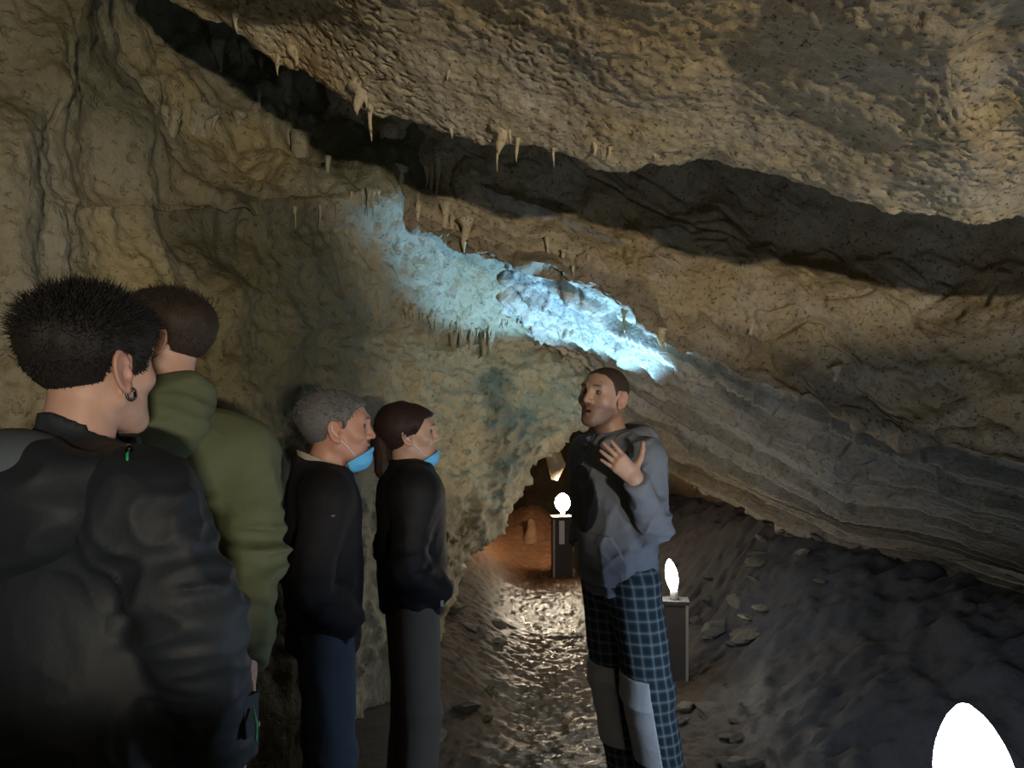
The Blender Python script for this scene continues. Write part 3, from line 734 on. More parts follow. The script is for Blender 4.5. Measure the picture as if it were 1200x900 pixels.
# ------------------------------------------------------------------ hands: wrist, finger direction d, back-of-hand normal n, thumb side t
def hand_fn(wr, d, n, t, curl=(0.3, 0.35, 0.3), thumb_up=0.75, s=1.0, spread=0.10):
    d = unit(d); n = unit(np.asarray(n) - d * np.dot(n, d)); t = unit(np.asarray(t) - d * np.dot(t, d) - n * np.dot(t, n))
    wr = np.asarray(wr, float); seg = []
    for i, (off, L, r) in enumerate(((0.028, .072, .0092), (0.010, .080, .0095), (-0.009, .074, .0090), (-0.027, .058, .0080))):
        base = wr + d * (0.088 - 0.004 * abs(i - 1)) * s + t * off * s
        dd = unit(d + t * spread * (1.2 - i)); a = 0.0; p = base - dd * 0.012 * s; 
        for k, fr_ in enumerate((0.46, 0.30, 0.24)):
            a += curl[k] * (1 + 0.12 * i)
            v = dd * math.cos(a) - n * math.sin(a)
            q = p + v * L * fr_ * s * (1.25 if k == 0 else 1.0)
            seg.append((p, q, r * s * (1 - 0.08 * k), r * s * (0.92 - 0.1 * k))); p = q
    tb = wr + d * 0.022 * s + t * 0.024 * s - n * 0.006 * s
    tv = unit(d * (1 - thumb_up) + t * thumb_up - n * 0.25)
    tm = tb + tv * 0.042 * s; tv2 = unit(tv * 0.8 + d * 0.25); te = tm + tv2 * 0.032 * s; te2 = te + unit(tv2 + d * 0.25) * 0.024 * s
    th = [(tb, tm, .0155 * s, .0115 * s), (tm, te, .0112 * s, .0098 * s), (te, te2, .0098 * s, .0082 * s)]
    pm = [(wr + t * 0.012 * s, wr + d * .082 * s + t * .026 * s, .017 * s, .0125 * s), (wr, wr + d * .086 * s + t * .008 * s, .018 * s, .0125 * s),
          (wr - t * 0.008 * s, wr + d * .082 * s - t * .010 * s, .017 * s, .012 * s), (wr - t * 0.014 * s, wr + d * .074 * s - t * .026 * s, .016 * s, .0115 * s)]
    def f(x, y, z):
        r = None
        for a_, b_, ra, rb in pm:
            q = rcone(x, y, z, a_, b_, ra, rb); r = q if r is None else smin(r, q, 0.016 * s)
        q = rcone(x, y, z, *th[0]); r = smin(r, q, 0.014 * s)
        for sg in th[1:]: r = smin(r, rcone(x, y, z, *sg), 0.005 * s)
        g = None
        for sg in seg:
            q = rcone(x, y, z, *sg); g = q if g is None else np.minimum(g, q)
        return smin(r, g, 0.005 * s)
    tips = [wr, te2] + [sg[1] for sg in seg]
    return f, np.array(tips)

def rotm(yaw, pitch=0.0, roll=0.0):
    """columns: right, forward, up of a frame turned clockwise by yaw, raised by pitch, tilted by roll"""
    R = Matrix.Rotation(-yaw, 3, 'Z') @ Matrix.Rotation(pitch, 3, 'X') @ Matrix.Rotation(roll, 3, 'Y')
    return np.array(R)
def fold(x, y, z, f, k=(1, 1, 1), o=0.0):
    return 0.55 - np.abs(perlin(x * f * k[0] + o, y * f * k[1], z * f * k[2])) * 2.0

# ------------------------------------------------------------------ people
def skin_mat(name, col):
    q = NT(name)
    c = q.mix(1.0, q.mix(q.noise(60, 4), tuple(v * 0.9 for v in col), tuple(min(1, v * 1.1) for v in col)), q.attr('tint'), 'MULTIPLY')
    return q.done(c, 0.5, q.bump(q.noise(300, 3), 0.12, 0.001), 0.4, Subsurface_Weight=0.08, Subsurface_Scale=0.01)
def fabric(name, col, rough=0.85, var=0.22, bump=0.3, spec=0.25, scale=9):
    q = NT(name)
    c = q.mix(q.noise(scale, 5, 0.6), tuple(v * (1 - var) for v in col), tuple(v * (1 + var) for v in col))
    nb = q.bump(q.noise(26, 5, 0.6), 0.35, 0.006)
    nb = q.bump(q.noise(420, 2), bump, 0.001, nb)
    return q.done(c, rough, nb, spec)
def hair_mat(name, c1, c2):
    q = NT(name)
    c = q.mix(q.noise(160, 3), c1, c2)
    return q.done(c, 0.6, q.bump(q.noise(260, 3), 0.6, 0.003), 0.25)
M['skin_a'] = skin_mat('fair_skin', (0.45, 0.28, 0.225)); M['skin_b'] = skin_mat('ruddy_skin', (0.43, 0.23, 0.17)); M['skin_c'] = skin_mat('tan_skin', (0.41, 0.26, 0.20))
M['eye'] = plain('eyeball', (0.10, 0.08, 0.07), 0.15, 0.5, 80, 0.0)
M['hair_black'] = hair_mat('black_hair', (0.006, 0.006, 0.007), (0.022, 0.020, 0.020))
M['hair_brown'] = hair_mat('dark_brown_hair', (0.014, 0.010, 0.008), (0.045, 0.032, 0.024))
M['hair_grey'] = hair_mat('grey_hair', (0.035, 0.034, 0.036), (0.20, 0.20, 0.21))
M['hair_woman'] = hair_mat('chestnut_hair', (0.010, 0.006, 0.006), (0.04, 0.02, 0.017))
M['hair_buzz'] = hair_mat('cropped_hair', (0.028, 0.020, 0.016), (0.07, 0.05, 0.04))
M['shell'] = fabric('dark_rain_shell', (0.012, 0.017, 0.025), 0.66, 0.25, 0.2, 0.35)
M['shell_in'] = fabric('slate_lining', (0.075, 0.095, 0.125), 0.7)
M['olive'] = fabric('olive_fleece', (0.088, 0.104, 0.062), 0.95)
M['black'] = fabric('black_cloth', (0.008, 0.008, 0.011), 0.8)
M['black2'] = fabric('black_padded_cloth', (0.007, 0.007, 0.009), 0.7)
M['jeans'] = fabric('blue_denim', (0.026, 0.042, 0.066), 0.85, 0.4)
M['taupe'] = fabric('taupe_trousers', (0.085, 0.080, 0.072), 0.9)
M['dark'] = fabric('charcoal_trousers', (0.016, 0.017, 0.02), 0.85)
M['grey_hood'] = fabric('grey_sweatshirt', (0.145, 0.162, 0.195), 0.95)
M['print'] = fabric('dark_print', (0.018, 0.018, 0.024), 0.7, 0.5, 0.2, 0.3, 45)
M['patch'] = fabric('pale_knee_patch', (0.42, 0.44, 0.47), 0.9, 0.1)
M['mask'] = fabric('blue_surgical_mask', (0.11, 0.42, 0.78), 0.75, 0.15)
M['strap'] = plain('pale_elastic', (0.6, 0.62, 0.65), 0.7, 0.1)
M['collar'] = fabric('cream_shirt', (0.34, 0.31, 0.26), 0.85)
M['green'] = plain('green_cord', (0.03, 0.45, 0.20), 0.5, 0.15, 90)
M['metal'] = plain('black_metal', (0.02, 0.02, 0.022), 0.25, 0.2, 60, 0.05, 0.5, 0.8)
M['zip'] = plain('zip_metal', (0.35, 0.35, 0.37), 0.35, 0.2, 60, 0.05, 0.5, 0.9)
M['shoe'] = plain('dark_shoe_leather', (0.03, 0.026, 0.024), 0.55, 0.3, 30, 0.3)
M['sole'] = plain('rubber_sole', (0.05, 0.05, 0.05), 0.8, 0.2, 30, 0.2)
q = NT('plaid_cloth')
uv = q.n.new('ShaderNodeSeparateXYZ'); q.lk(q.attr('plaid'), uv.inputs[0])
def stripe(s_, per, wd, ph=0.0):
    f = q.math('FRACT', q.math('ADD', q.math('DIVIDE', s_, per), ph))
    return q.math('LESS_THAN', q.math('ABSOLUTE', q.math('SUBTRACT', f, 0.5)), wd)
pu, pv_ = uv.outputs[0], uv.outputs[1]
c = (0.036, 0.062, 0.075)
a1 = q.math('ADD', q.math('MULTIPLY', stripe(pu, 0.040, 0.26), 0.5), q.math('MULTIPLY', stripe(pv_, 0.044, 0.26), 0.5))
c = q.mix(a1, c, (0.016, 0.026, 0.038))
b1 = q.math('ADD', q.math('MULTIPLY', stripe(pu, 0.040, 0.10, 0.5), 0.5), q.math('MULTIPLY', stripe(pv_, 0.044, 0.10, 0.5), 0.5))
c = q.mix(q.math('MULTIPLY', b1, 0.8), c, (0.19, 0.235, 0.25))
M['plaid'] = q.done(c, 0.9, q.bump(q.noise(30, 5, 0.6), 0.35, 0.005), 0.2)

def sdf_obj(name, f, lo, hi, h, mat, parent, fines=None):
    if fines is None: ax = [np.arange(lo[i], hi[i] + h, h) for i in range(3)]
    else: ax = [axis(lo[i], hi[i], h, fines[i]) for i in range(3)]
    V, Q = nets(f, *ax)
    me = mesh_np(name, V, Q, True, mat)
    return link(name, me, parent), V
class Person:
    def __init__(s, label, px, Y, H, heading, head_yaw, head_pitch=0.0, head_roll=0.0, lean=0.0, hs=1.0, skin='skin_a', build=1.0, head_off=(0, 0, 0), group='visitors in the cave', kw=None):
        s.X = (px - 600) / FPX * Y; s.Y = Y; s.h = math.radians(heading); s.H = H; k = H / 1.8; s.k = k; s.b = build
        s.e = empty('person', (s.X, s.Y, 0), -s.h); tag(s.e, label, 'person', group)
        s.skin = M[skin]; s.hs = hs; s.kw = kw or {}
        L = lambda zz: lean * zz                                     # forward lean grows with height
        P = lambda x, y, z: np.array([x * k, y * k + L(z * k), z * k])
        s.J = dict(pelvis=P(0, 0, .98), waist=P(0, .0, 1.12), chest=P(0, 0, 1.34), neck=P(0, -.015, 1.49), head=P(0, .028, 1.682) + np.array(head_off),
                   sh_r=P(.185 * build, -.01, 1.45), sh_l=P(-.185 * build, -.01, 1.45), el_r=P(.235 * build, -.03, 1.15), el_l=P(-.235 * build, -.03, 1.15),
                   wr_r=P(.23 * build, .09, .91), wr_l=P(-.23 * build, .09, .91),
                   hip_r=P(.09, 0, .95), hip_l=P(-.09, 0, .95), kn_r=P(.105, .02, .52), kn_l=P(-.105, .02, .52), an_r=P(.115, -.01, .09), an_l=P(-.115, -.01, .09))
        s.R = rotm(math.radians(head_yaw - heading), math.radians(head_pitch), math.radians(head_roll))
        s.hands = {}
    def loc(s, p):
        """world point to the person's own frame"""
        d = np.asarray(p, float) - np.array([s.X, s.Y, 0])
        f = np.array([math.sin(s.h), math.cos(s.h), 0]); r = np.array([math.cos(s.h), -math.sin(s.h), 0])
        return np.array([d @ r, d @ f, d[2]])
    def locv(s, v): return s.loc(np.asarray(v, float) + np.array([s.X, s.Y, 0]))
    def wp(s, px, py, Y): return s.loc(at(px, py, Y))
    def hl(s, x, y, z):
        c = s.J['head']; R = s.R; k = 1 / s.hs
        x = (x - F32(c[0])) * F32(k); y = (y - F32(c[1])) * F32(k); z = (z - F32(c[2])) * F32(k)
        return (x * F32(R[0, 0]) + y * F32(R[1, 0]) + z * F32(R[2, 0]), x * F32(R[0, 1]) + y * F32(R[1, 1]) + z * F32(R[2, 1]), x * F32(R[0, 2]) + y * F32(R[1, 2]) + z * F32(R[2, 2]))
    def hw(s, p): return s.J['head'] + s.R @ (np.asarray(p, float) * s.hs)
    def head(s, x, y, z):
        return head_sdf(*s.hl(x, y, z), **s.kw) * F32(s.hs)
    def seen(s, px, py, f=None, off=0.004):
        """where the view ray through a pixel meets the garment, in the person's frame"""
        f = f or s.topf; o_ = s.loc((0, 0, CAMZ)); d_ = unit(s.loc(at(px, py, 1.0)) - o_); t_ = 0.4
        for _ in range(90):
            q_ = (o_ + d_ * t_).astype(F32); v_ = float(f(q_[:1], q_[1:2], q_[2:3])[0])
            if v_ < 0.0008: break
            t_ += v_ * 0.7
        return o_ + d_ * (t_ - off)
    def body(s, h_head=0.004, h=0.02, h_hand=0.0045, tint=None):
        J = s.J; k = s.k; b = s.b
        for sd in 'rl':
            if sd not in s.hands:
                d_ = unit(J['wr_' + sd] - J['el_' + sd]); t_ = np.array([0, 1.0, 0]); n_ = np.array([1.0 if sd == 'r' else -1.0, 0, 0])
                s.hands[sd] = hand_fn(J['wr_' + sd], d_, n_, t_, s=k)
        fr, tr = s.hands['r']; fl_, tl = s.hands['l']
        nk = s.hw((0, -0.02, -0.05))
        def f(x, y, z):
            d = rcone(x, y * F32(1.45), z, J['pelvis'] * [1, 1.45, 1], J['waist'] * [1, 1.45, 1], .145 * k, .125 * k)
            d = smin(d, rcone(x, y * F32(1.45), z, J['waist'] * [1, 1.45, 1], J['chest'] * [1, 1.45, 1], .125 * k, .155 * k), 0.05)
            d = smin(d, rcone(x, y, z, J['sh_r'] * [.85, 1, 1], J['sh_l'] * [.85, 1, 1], .062 * k, .062 * k), 0.06)
            d = smin(d, rcone(x, y, z, J['neck'], nk, .062 * s.hs, .056 * s.hs), 0.045)
            for sd in 'rl':
                d = smin(d, rcone(x, y, z, J['sh_' + sd], J['el_' + sd], .052 * k, .041 * k), 0.03)
                d = smin(d, rcone(x, y, z, J['el_' + sd], J['wr_' + sd], .041 * k, .026 * k), 0.02)
                d = smin(d, rcone(x, y, z, J['hip_' + sd], J['kn_' + sd], .085 * k, .056 * k), 0.04)
                d = smin(d, rcone(x, y, z, J['kn_' + sd], J['an_' + sd], .054 * k, .036 * k), 0.02)
                d = smin(d, rcone(x, y, z, J['an_' + sd] + [0, -.02, -.04], J['an_' + sd] + [0, .15, -.05], .032, .028), 0.02)
            d = smin(d, s.head(x, y, z), 0.018)
            return np.minimum(smin(d, fr(x, y, z), 0.012), smin(d, fl_(x, y, z), 0.012))
        pts = np.array(list(J.values()) + [*tr, *tl]); lo = pts.min(0) - .16; hi = pts.max(0) + .16; lo[2] = -0.01
        hc = J['head']; rr = 0.15 * s.hs
        fines = []
        for i in range(3):
            fs = [(hc[i] - rr, hc[i] + rr, h_head)]
            for t_ in (tr, tl): fs.append((t_[:, i].min() - .03, t_[:, i].max() + .03, h_hand))
            fines.append(fs)
        o, V = sdf_obj('body', f, lo, hi, h, s.skin, s.e, fines)
        x, y, z = s.hl(V[:, 0], V[:, 1], V[:, 2])
        T = np.ones((len(V), 3), F32)
        inh = (np.abs(x) < .12) & (np.abs(y) < .14) & (np.abs(z) < .14)
        lips = np.exp(-((x / .02)**2 + ((z + .06) / .009)**2)) * (y > .078) * inh
        T *= 1 + lips[:, None] * (np.array([0.95, .62, .62]) - 1)
        brow = np.exp(-(((np.abs(x) - .031) / .018)**4 + ((z - .037 + 0.05 * np.abs(np.abs(x) - .03)) / .0055)**2)) * (y > .06) * inh
        T *= 1 + brow[:, None] * (np.array([.16, .13, .12]) - 1)
        earm = sstep(.072, .08, np.abs(x)) * (np.abs(y + .01) < .04) * inh
        T *= 1 + earm[:, None] * (np.array([1.0, .88, .86]) - 1)
        if tint: T = tint(T, x, y, z, inh)
        set_attr(o.data, 'tint', T)
        for sx in (-1, 1):                                           # eyes
            mb = MB(); c_ = s.hw((sx * .032, .0775, .0125)); r = .0118 * s.hs
            mb.lathe([(max(r * math.sin(a_), 1e-4), -r * math.cos(a_)) for a_ in np.linspace(0, math.pi, 9)], 12, c_)
            mb.build('eye', M['eye'], s.e)
        return o
    # ---- garments
    def top(s, name, mat, infl=0.03, hem=0.86, sleeve=(.075, .062, .05), belly=0.0, foldk=0.007, h=0.008, collar=None, ff=7.0, flare=0.0, cuff=0.03, shoulder=.075, extra=None, seed=0.0, hemround=0.02, bulge=0.0, elbow=1.3):
        J = s.J; k = s.k; hemz = hem
        we = {sd: J['wr_' + sd] - unit(J['wr_' + sd] - J['el_' + sd]) * cuff for sd in 'rl'}
        hp = J['pelvis'].copy(); hp[2] = hemz - 0.02; hp[1] = J['pelvis'][1] - (J['waist'][1] - J['pelvis'][1]) / max(.05, J['waist'][2] - J['pelvis'][2]) * (J['pelvis'][2] - hp[2])
        def f(x, y, z):
            sy = F32(1.38); S = np.array([1, 1.38, 1])
            d = rcone(x, y * sy, z, hp * S, J['waist'] * S, (.150 + flare) * k * s.b + infl, .150 * k * s.b + infl)
            d = smin(d, rcone(x, y * sy, z, J['waist'] * S, (J['chest'] + [0, 0, .02]) * S, .150 * k * s.b + infl + bulge, .160 * k * s.b + infl + bulge), 0.06)
            if belly: d = smin(d, ell(x, y, z, J['waist'] + [0, .06, -.02], (.15 * s.b + infl * .5, .11 + belly, .17)), 0.06)
            a_, b_ = J['sh_r'] * [.8, 1, 1], J['sh_l'] * [.8, 1, 1]
            d = smin(d, rcone(x, y, z, a_, b_, shoulder * k + infl * .4, shoulder * k + infl * .4), 0.07)
            for sd in 'rl':
                d = smin(d, rcone(x, y, z, J['neck'] + [0, 0, -.005], J['sh_' + sd], .062 * k + infl * .35, .055 * k + infl * .35), 0.05)
            d = smax(d, F32(hemz) - z, hemround)
            arm = None
            for sd in 'rl':
                q = rcone(x, y, z, J['sh_' + sd], J['el_' + sd], sleeve[0] * k, sleeve[1] * k)
                q = smin(q, rcone(x, y, z, J['el_' + sd], we[sd], sleeve[1] * k, sleeve[2] * k), 0.02)
                u_ = unit(we[sd] - J['el_' + sd])
                cut = (x - F32(we[sd][0])) * F32(u_[0]) + (y - F32(we[sd][1])) * F32(u_[1]) + (z - F32(we[sd][2])) * F32(u_[2])
                near = ((x - F32(we[sd][0]))**2 + (y - F32(we[sd][1]))**2 + (z - F32(we[sd][2]))**2) < 0.03
                q = np.where(near, smax(q, cut, 0.012), q)
                # sleeve wrinkles around elbow
                ed = np.sqrt((x - F32(J['el_' + sd][0]))**2 + (y - F32(J['el_' + sd][1]))**2 + (z - F32(J['el_' + sd][2]))**2)
                q = q - F32(foldk * elbow) * np.exp(-(ed / 0.17)**2) * fold(x, y, z, ff * 1.3, (0.7, 0.7, 2.2), seed + 3)
                arm = q if arm is None else np.minimum(arm, q)
            d = smin(d, arm, 0.028)
            if collar is not None:
                d = collar(x, y, z, d)
            if extra is not None: d = extra(x, y, z, d)
            lowz = np.exp(-((z - F32(hemz + .12)) / 0.2)**2)
            rg_ = np.clip(1 - 2.6 * np.abs(perlin(x * ff * 1.5 + z * ff * .8 + seed, y * ff * 1.5, z * ff * 1.1 - x * ff * .5)), 0, 1)
            d = d - F32(foldk * .55) * rg_ * rg_ * (0.4 + 0.6 * sstep(-.1, .3, perlin(x * 4 + seed, y * 4, z * 4)).astype(F32))
            d = d - F32(foldk) * (fold(x, y, z, ff, (1, 1, .55), seed) * 0.7 + lowz * fold(x, y, z, ff, (.6, .6, 2.4), seed + 9) * 0.7)
            return d
        pts = np.array([J[q_] for q_ in ('neck', 'sh_r', 'sh_l', 'el_r', 'el_l', 'wr_r', 'wr_l', 'waist', 'pelvis')]); lo = pts.min(0) - .2; hi = pts.max(0) + .2; lo[2] = min(hemz, J['wr_r'][2], J['wr_l'][2]) - .06
        o, V = sdf_obj(name, f, lo, hi, h, mat, s.e)
        s.topf = f
        return o, V
    def trousers(s, mat, r=(.10, .078, .066), top=1.0, bottom=0.05, foldk=0.006, h=0.010, seed=0.0, name='trousers'):
        J = s.J; k = s.k
        def f(x, y, z):
            d = rcone(x, y * F32(1.3), z, (J['pelvis'] + [0, 0, -.02]) * [1, 1.3, 1], (J['pelvis'] + [0, 0, .1]) * [1, 1.3, 1], .155 * k * s.b, .15 * k * s.b)
            for sd in 'rl':
                q = rcone(x, y, z, J['hip_' + sd], J['kn_' + sd], r[0] * k, r[1] * k)
                q = smin(q, rcone(x, y, z, J['kn_' + sd], J['an_' + sd], r[1] * k, r[2] * k), 0.03)
                d = smin(d, q, 0.022)
            d = smax(d, z - F32(top), 0.01); d = smax(d, F32(bottom) - z, 0.01)
            kn = np.exp(-((z - F32(J['kn_r'][2])) / 0.14)**2)
            d = d - F32(foldk) * (0.6 * fold(x, y, z, 6, (1.3, 1.3, .5), seed) + (0.4 + kn) * fold(x, y, z, 6, (.6, .6, 2.0), seed + 4) * 0.6)
            return d
        pts = np.array([J[q_] for q_ in ('hip_r', 'hip_l', 'kn_r', 'kn_l', 'an_r', 'an_l', 'pelvis')]); lo = pts.min(0) - .19; hi = pts.max(0) + .19; lo[2] = bottom - .03; hi[2] = top + .03
        return sdf_obj(name, f, lo, hi, h, mat, s.e)
    def shoes(s):
        for sd in 'rl':
            a_ = s.J['an_' + sd]
            g = lambda x, y, z: smax(smin(rcone(x, y, z, a_ + [0, -.03, -.03], a_ + [0, .17, -.05], .048, .042), rcone(x, y, z, a_, a_ + [0, 0, .05], .05, .052), .03), F32(0.022) - z, .008)
            o, V = sdf_obj('shoe', g, a_ + [-.08, -.12, -.1], a_ + [.08, .25, .12], 0.010, M['shoe'], s.e)
            g2 = lambda x, y, z: smax(rcone(x, y, z * 0, [a_[0], a_[1] - .03, 0], [a_[0], a_[1] + .17, 0], .052, .046), np.abs(z - F32(0.014)) - F32(0.014), .006)
            sdf_obj('sole', g2, np.array([a_[0] - .08, a_[1] - .12, -.01]), np.array([a_[0] + .08, a_[1] + .25, .05]), 0.008, M['sole'], o)
    def cap(s, thick, mat, h=0.004, noise=0.004, nf=40.0, line=hairline, name='hair'):
        """hair as a shell over the scalp; thick(x, y, z) in head frame"""
        def f(x, y, z):
            a_, b_, c_ = s.hl(x, y, z)
            d = ell(a_, b_, c_, (0, -0.018, 0.035), (0.076, 0.098, 0.083))
            d = smin(d, ell(a_, b_, c_, (0, 0.035, 0.02), (0.066, 0.062, 0.072)), 0.03)
            t_ = thick(a_, b_, c_)
            d = d - t_ - F32(noise) * sstep(-.03, .06, c_).astype(F32) * perlin(a_ * nf, b_ * nf, c_ * nf * 0.6)
            lim = line(b_) + F32(0.004) * perlin(a_ * 60, b_ * 60, c_ * 10) - c_
            return smax(d, lim, 0.008) * F32(s.hs)
        c_ = s.J['head']; r = .17 * s.hs
        return sdf_obj(name, f, c_ - r, c_ + r, h, mat, s.e)[0]
    def strands(s, parent, n, length, comb, mat, width=0.0011, seed=1, line=hairline, lift=0.0, jitter=0.35, zone=None):
        g = np.random.default_rng(seed)
        d = g.normal(size=(n * 3, 3)); d /= np.linalg.norm(d, axis=1)[:, None]
        c0 = np.array([0, -0.012, 0.03]); t = np.full(len(d), .16)
        for _ in range(14):
            p = c0 + d * t[:, None]; x, y, z = p.T.astype(F32)
            q = smin(ell(x, y, z, (0, -0.018, 0.035), (0.076, 0.098, 0.083)), ell(x, y, z, (0, 0.035, 0.02), (0.066, 0.062, 0.072)), 0.03)
            t -= q
        p = c0 + d * t[:, None]
        ok = p[:, 2] > line(p[:, 1]) + 0.004
        if zone is not None: ok &= zone(p)
        p = p[ok][:n]; nn = d[ok][:n]; m = len(p)
        L = length(p) * g.uniform(.7, 1.2, m)
        dr = comb(p, nn) + g.normal(size=(m, 3)) * jitter; dr /= np.linalg.norm(dr, axis=1)[:, None]
        K = 5; pts = np.zeros((m, K, 3)); cur = p - nn * 0.002 + nn * lift; v = nn * 0.9 + dr * 0.5
        for i in range(K):
            pts[:, i] = cur
            v = v * 0.6 + dr * 0.55 + g.normal(size=(m, 3)) * 0.10; v /= np.linalg.norm(v, axis=1)[:, None]
            cur = cur + v * (L / (K - 1))[:, None]
        pts = s.J['head'] + (pts * s.hs) @ s.R.T
        tv = np.gradient(pts, axis=1); tv /= np.linalg.norm(tv, axis=2, keepdims=True) + 1e-9
        up = np.cross(tv, np.array([.3, .5, .8])); up /= np.linalg.norm(up, axis=2, keepdims=True) + 1e-9
        bi = np.cross(tv, up); wv = width * np.array([1, 1, .9, .65, .15])[None, :, None]
        ring = np.stack([pts + up * wv, pts - up * wv * .5 + bi * wv * .87, pts - up * wv * .5 - bi * wv * .87], 2)   # m,K,3,3
        V = ring.reshape(-1, 3); base = (np.arange(m) * K * 3)[:, None, None, None]
        F = np.array([[[i * 3 + j, i * 3 + (j + 1) % 3, (i + 1) * 3 + (j + 1) % 3, (i + 1) * 3 + j] for j in range(3)] for i in range(K - 1)])[None]
        me = mesh_np('hair_strands', V, (base + F).reshape(-1, 4), True, mat)
        o = link('hair_strands', me, parent); o['kind'] = 'stuff'
        return o
    def tube_h(s, name, pts, r, mat, parent=None, n=8):
        mb = MB(); mb.tube([s.hw(p) for p in pts], r, n)
        return mb.build(name, mat, parent or s.e)
    def mask_under_chin(s, zt=-.07, y0=.02, drop=0.0):
        def f(x, y, z):
            a_, b_, c_ = s.hl(x, y, z)
            d = head_sdf(a_, b_, c_, **s.kw)
            d = np.minimum(d, ell(a_, b_, c_, (0, .045, -.095), (.045, .05, .034)))
            sh = np.abs(d - F32(0.009 + .0025 * 0) - F32(.0022) * perlin(a_ * 22, b_ * 22, c_ * 90)) - F32(0.0035)
            sh = smax(sh, c_ - F32(zt) - (b_ - F32(.06)) * F32(.55), .004)
            sh = smax(sh, F32(y0) - b_ - (c_ + F32(.09)) * F32(.4), .004)
            return smax(sh, F32(-.142) - c_, .004) * F32(s.hs)
        c_ = s.J['head']; r = .17 * s.hs
        o = sdf_obj('face_mask', f, c_ - r, c_ + r, 0.0035, M['mask'], s.e)[0]
        for sx in (-1, 1):
            s.tube_h('ear_loop', [(sx * .052, .055, -.085), (sx * .064, .03, -.055), (sx * .078, .005, -.03), (sx * .088, -.02, .0), (sx * .084, -.02, .03), (sx * .078, .01, .03)], .0018, M['strap'], o, 6)
        return o

# ---- 1 the visitor nearest the viewer, black rain shell
p = Person('nearest visitor in a black hooded rain jacket, seen from behind at the left', 92, 1.33, 1.785, 30, 23, 2, 0, 0.0, 1.0, 'skin_a', 1.06)
J = p.J
J['el_r'] = p.wp(222, 715, 1.22); J['wr_r'] = p.wp(258, 870, 1.33); J['el_l'][0] -= .03
p.body(0.0032)
p.trousers(M['dark'], seed=1.0, h=.014)
p.shoes()
def col1(x, y, z, d):
    a_, b_, c_ = x - F32(J['neck'][0]), y - F32(J['neck'][1] + .036), z - F32(J['neck'][2])
    rad = np.sqrt(a_ * a_ + (b_ * F32(.95))**2) - (F32(.071) + c_ * F32(.0)) - F32(.004) * perlin(x * 14, y * 14, z * 8)
    ring = np.maximum(np.abs(rad) - F32(.007), np.abs(c_ - F32(.03) + b_ * F32(.22)) - F32(.06))
    return smin(d, ring, .02)
o, V = p.top('rain_jacket', M['shell'], 0.035, 0.76, (.086, .080, .066), foldk=0.014, h=0.0065, collar=col1, ff=7.5, cuff=-0.01, shoulder=.078, seed=2.0)
jk = o
def hood1(x, y, z):
    b = J['neck'] + np.array([0, -.105, -.035])
    d = ell(x, y, z, b + [0, .01, 0], (.19, .085, .12))
    d = smin(d, rcone(x, y, z, b + [-.13, .05, .02], b + [-.085, .15, .055], .05, .03), .05)
    d = smin(d, rcone(x, y, z, b + [.13, .06, .03], b + [.10, .16, .045], .058, .035), .05)
    d = smax(d, -ell(x, y, z, b + [0, .095, .085], (.10, .085, .085)), .03)
    return d - F32(.009) * fold(x, y, z, 9, (1, 1, 1.6), 5.0)
b = J['neck']
hd, _ = sdf_obj('hood', hood1, b + [-.26, -.26, -.22], b + [.26, .12, .16], .006, M['shell'], jk)
def lin1(x, y, z):
    b = J['neck'] + np.array([0, -.092, .022])
    d = np.abs(ell(x, y, z, b, (.115, .085, .062))) - F32(.006)
    d = smax(d, F32(b[2] - .01) - z, .01)
    return smax(d, y - F32(b[1] + .055), .01)
sdf_obj('hood_lining', lin1, b + [-.2, -.26, -.1], b + [.2, .12, .16], .005, M['shell_in'], hd)
mb = MB(); c0 = p.seen(152, 527)
mb.tube([c0, c0 + [.012, -.012, -.006], c0 + [.024, -.02, -.018], c0 + [.028, -.012, -.03], c0 + [.018, .0, -.028], c0 + [.006, .004, -.014]], .0022, 6)
mb.build('green_drawcord', M['green'], jk)
mb = MB(); mb.tube([c0 + [-.006, .004, .004], c0 + [.004, -.004, 0]], .006, 8); mb.build('cord_stopper', M['metal'], jk)
# velcro tab on the cuff with its green tip
c1 = p.seen(292, 838)
mb = MB(); mb.box(c1, (.012, .03, .07)); mb.build('cuff_tab', M['shell'], jk, False)
mb = MB(); mb.tube([c1 + [.01, .0, .012], c1 + [.018, .0, -.012], c1 + [.016, .0, -.04]], .002, 6); mb.build('zip_cord', M['green'], jk)
line1 = lambda y: np.interp(y, [-0.12, -0.06, -0.034, -0.026, 0.014, 0.02, 0.04, 0.055, 0.065, 0.12], [-0.055, -0.058, -0.05, 0.026, 0.028, -0.012, -.008, 0.045, 0.066, 0.078]).astype(F32)
th1 = lambda x, y, z: F32(0.0035) + sstep(-0.01, 0.075, z).astype(F32) * F32(.016) + sstep(.02, .09, z).astype(F32) * sstep(-.02, .08, y).astype(F32) * F32(.008)
hr = p.cap(th1, M['hair_black'], .0035, .005, 34, line1)
p.strands(hr, 9000, lambda q: 0.004 + 0.010 * sstep(-.03, .03, q[:, 2]) + 0.03 * sstep(0.02, 0.09, q[:, 2]), lambda q, n_: np.array([0, .35, .0]) + n_ * np.where(q[:, 2:] > .05, .7, .25) - np.array([0, 0, .5]) * (q[:, 2:] < .05), M['hair_black'], .0012, 3, line1, 0.004, 0.42)
p.tube_h('earring', [(.083 + .004 * math.cos(a_), .004 + .009 * math.cos(a_) * .6, -.045 + .010 * math.sin(a_)) for a_ in np.linspace(0, 2 * math.pi, 13)], .0026, M['metal'])

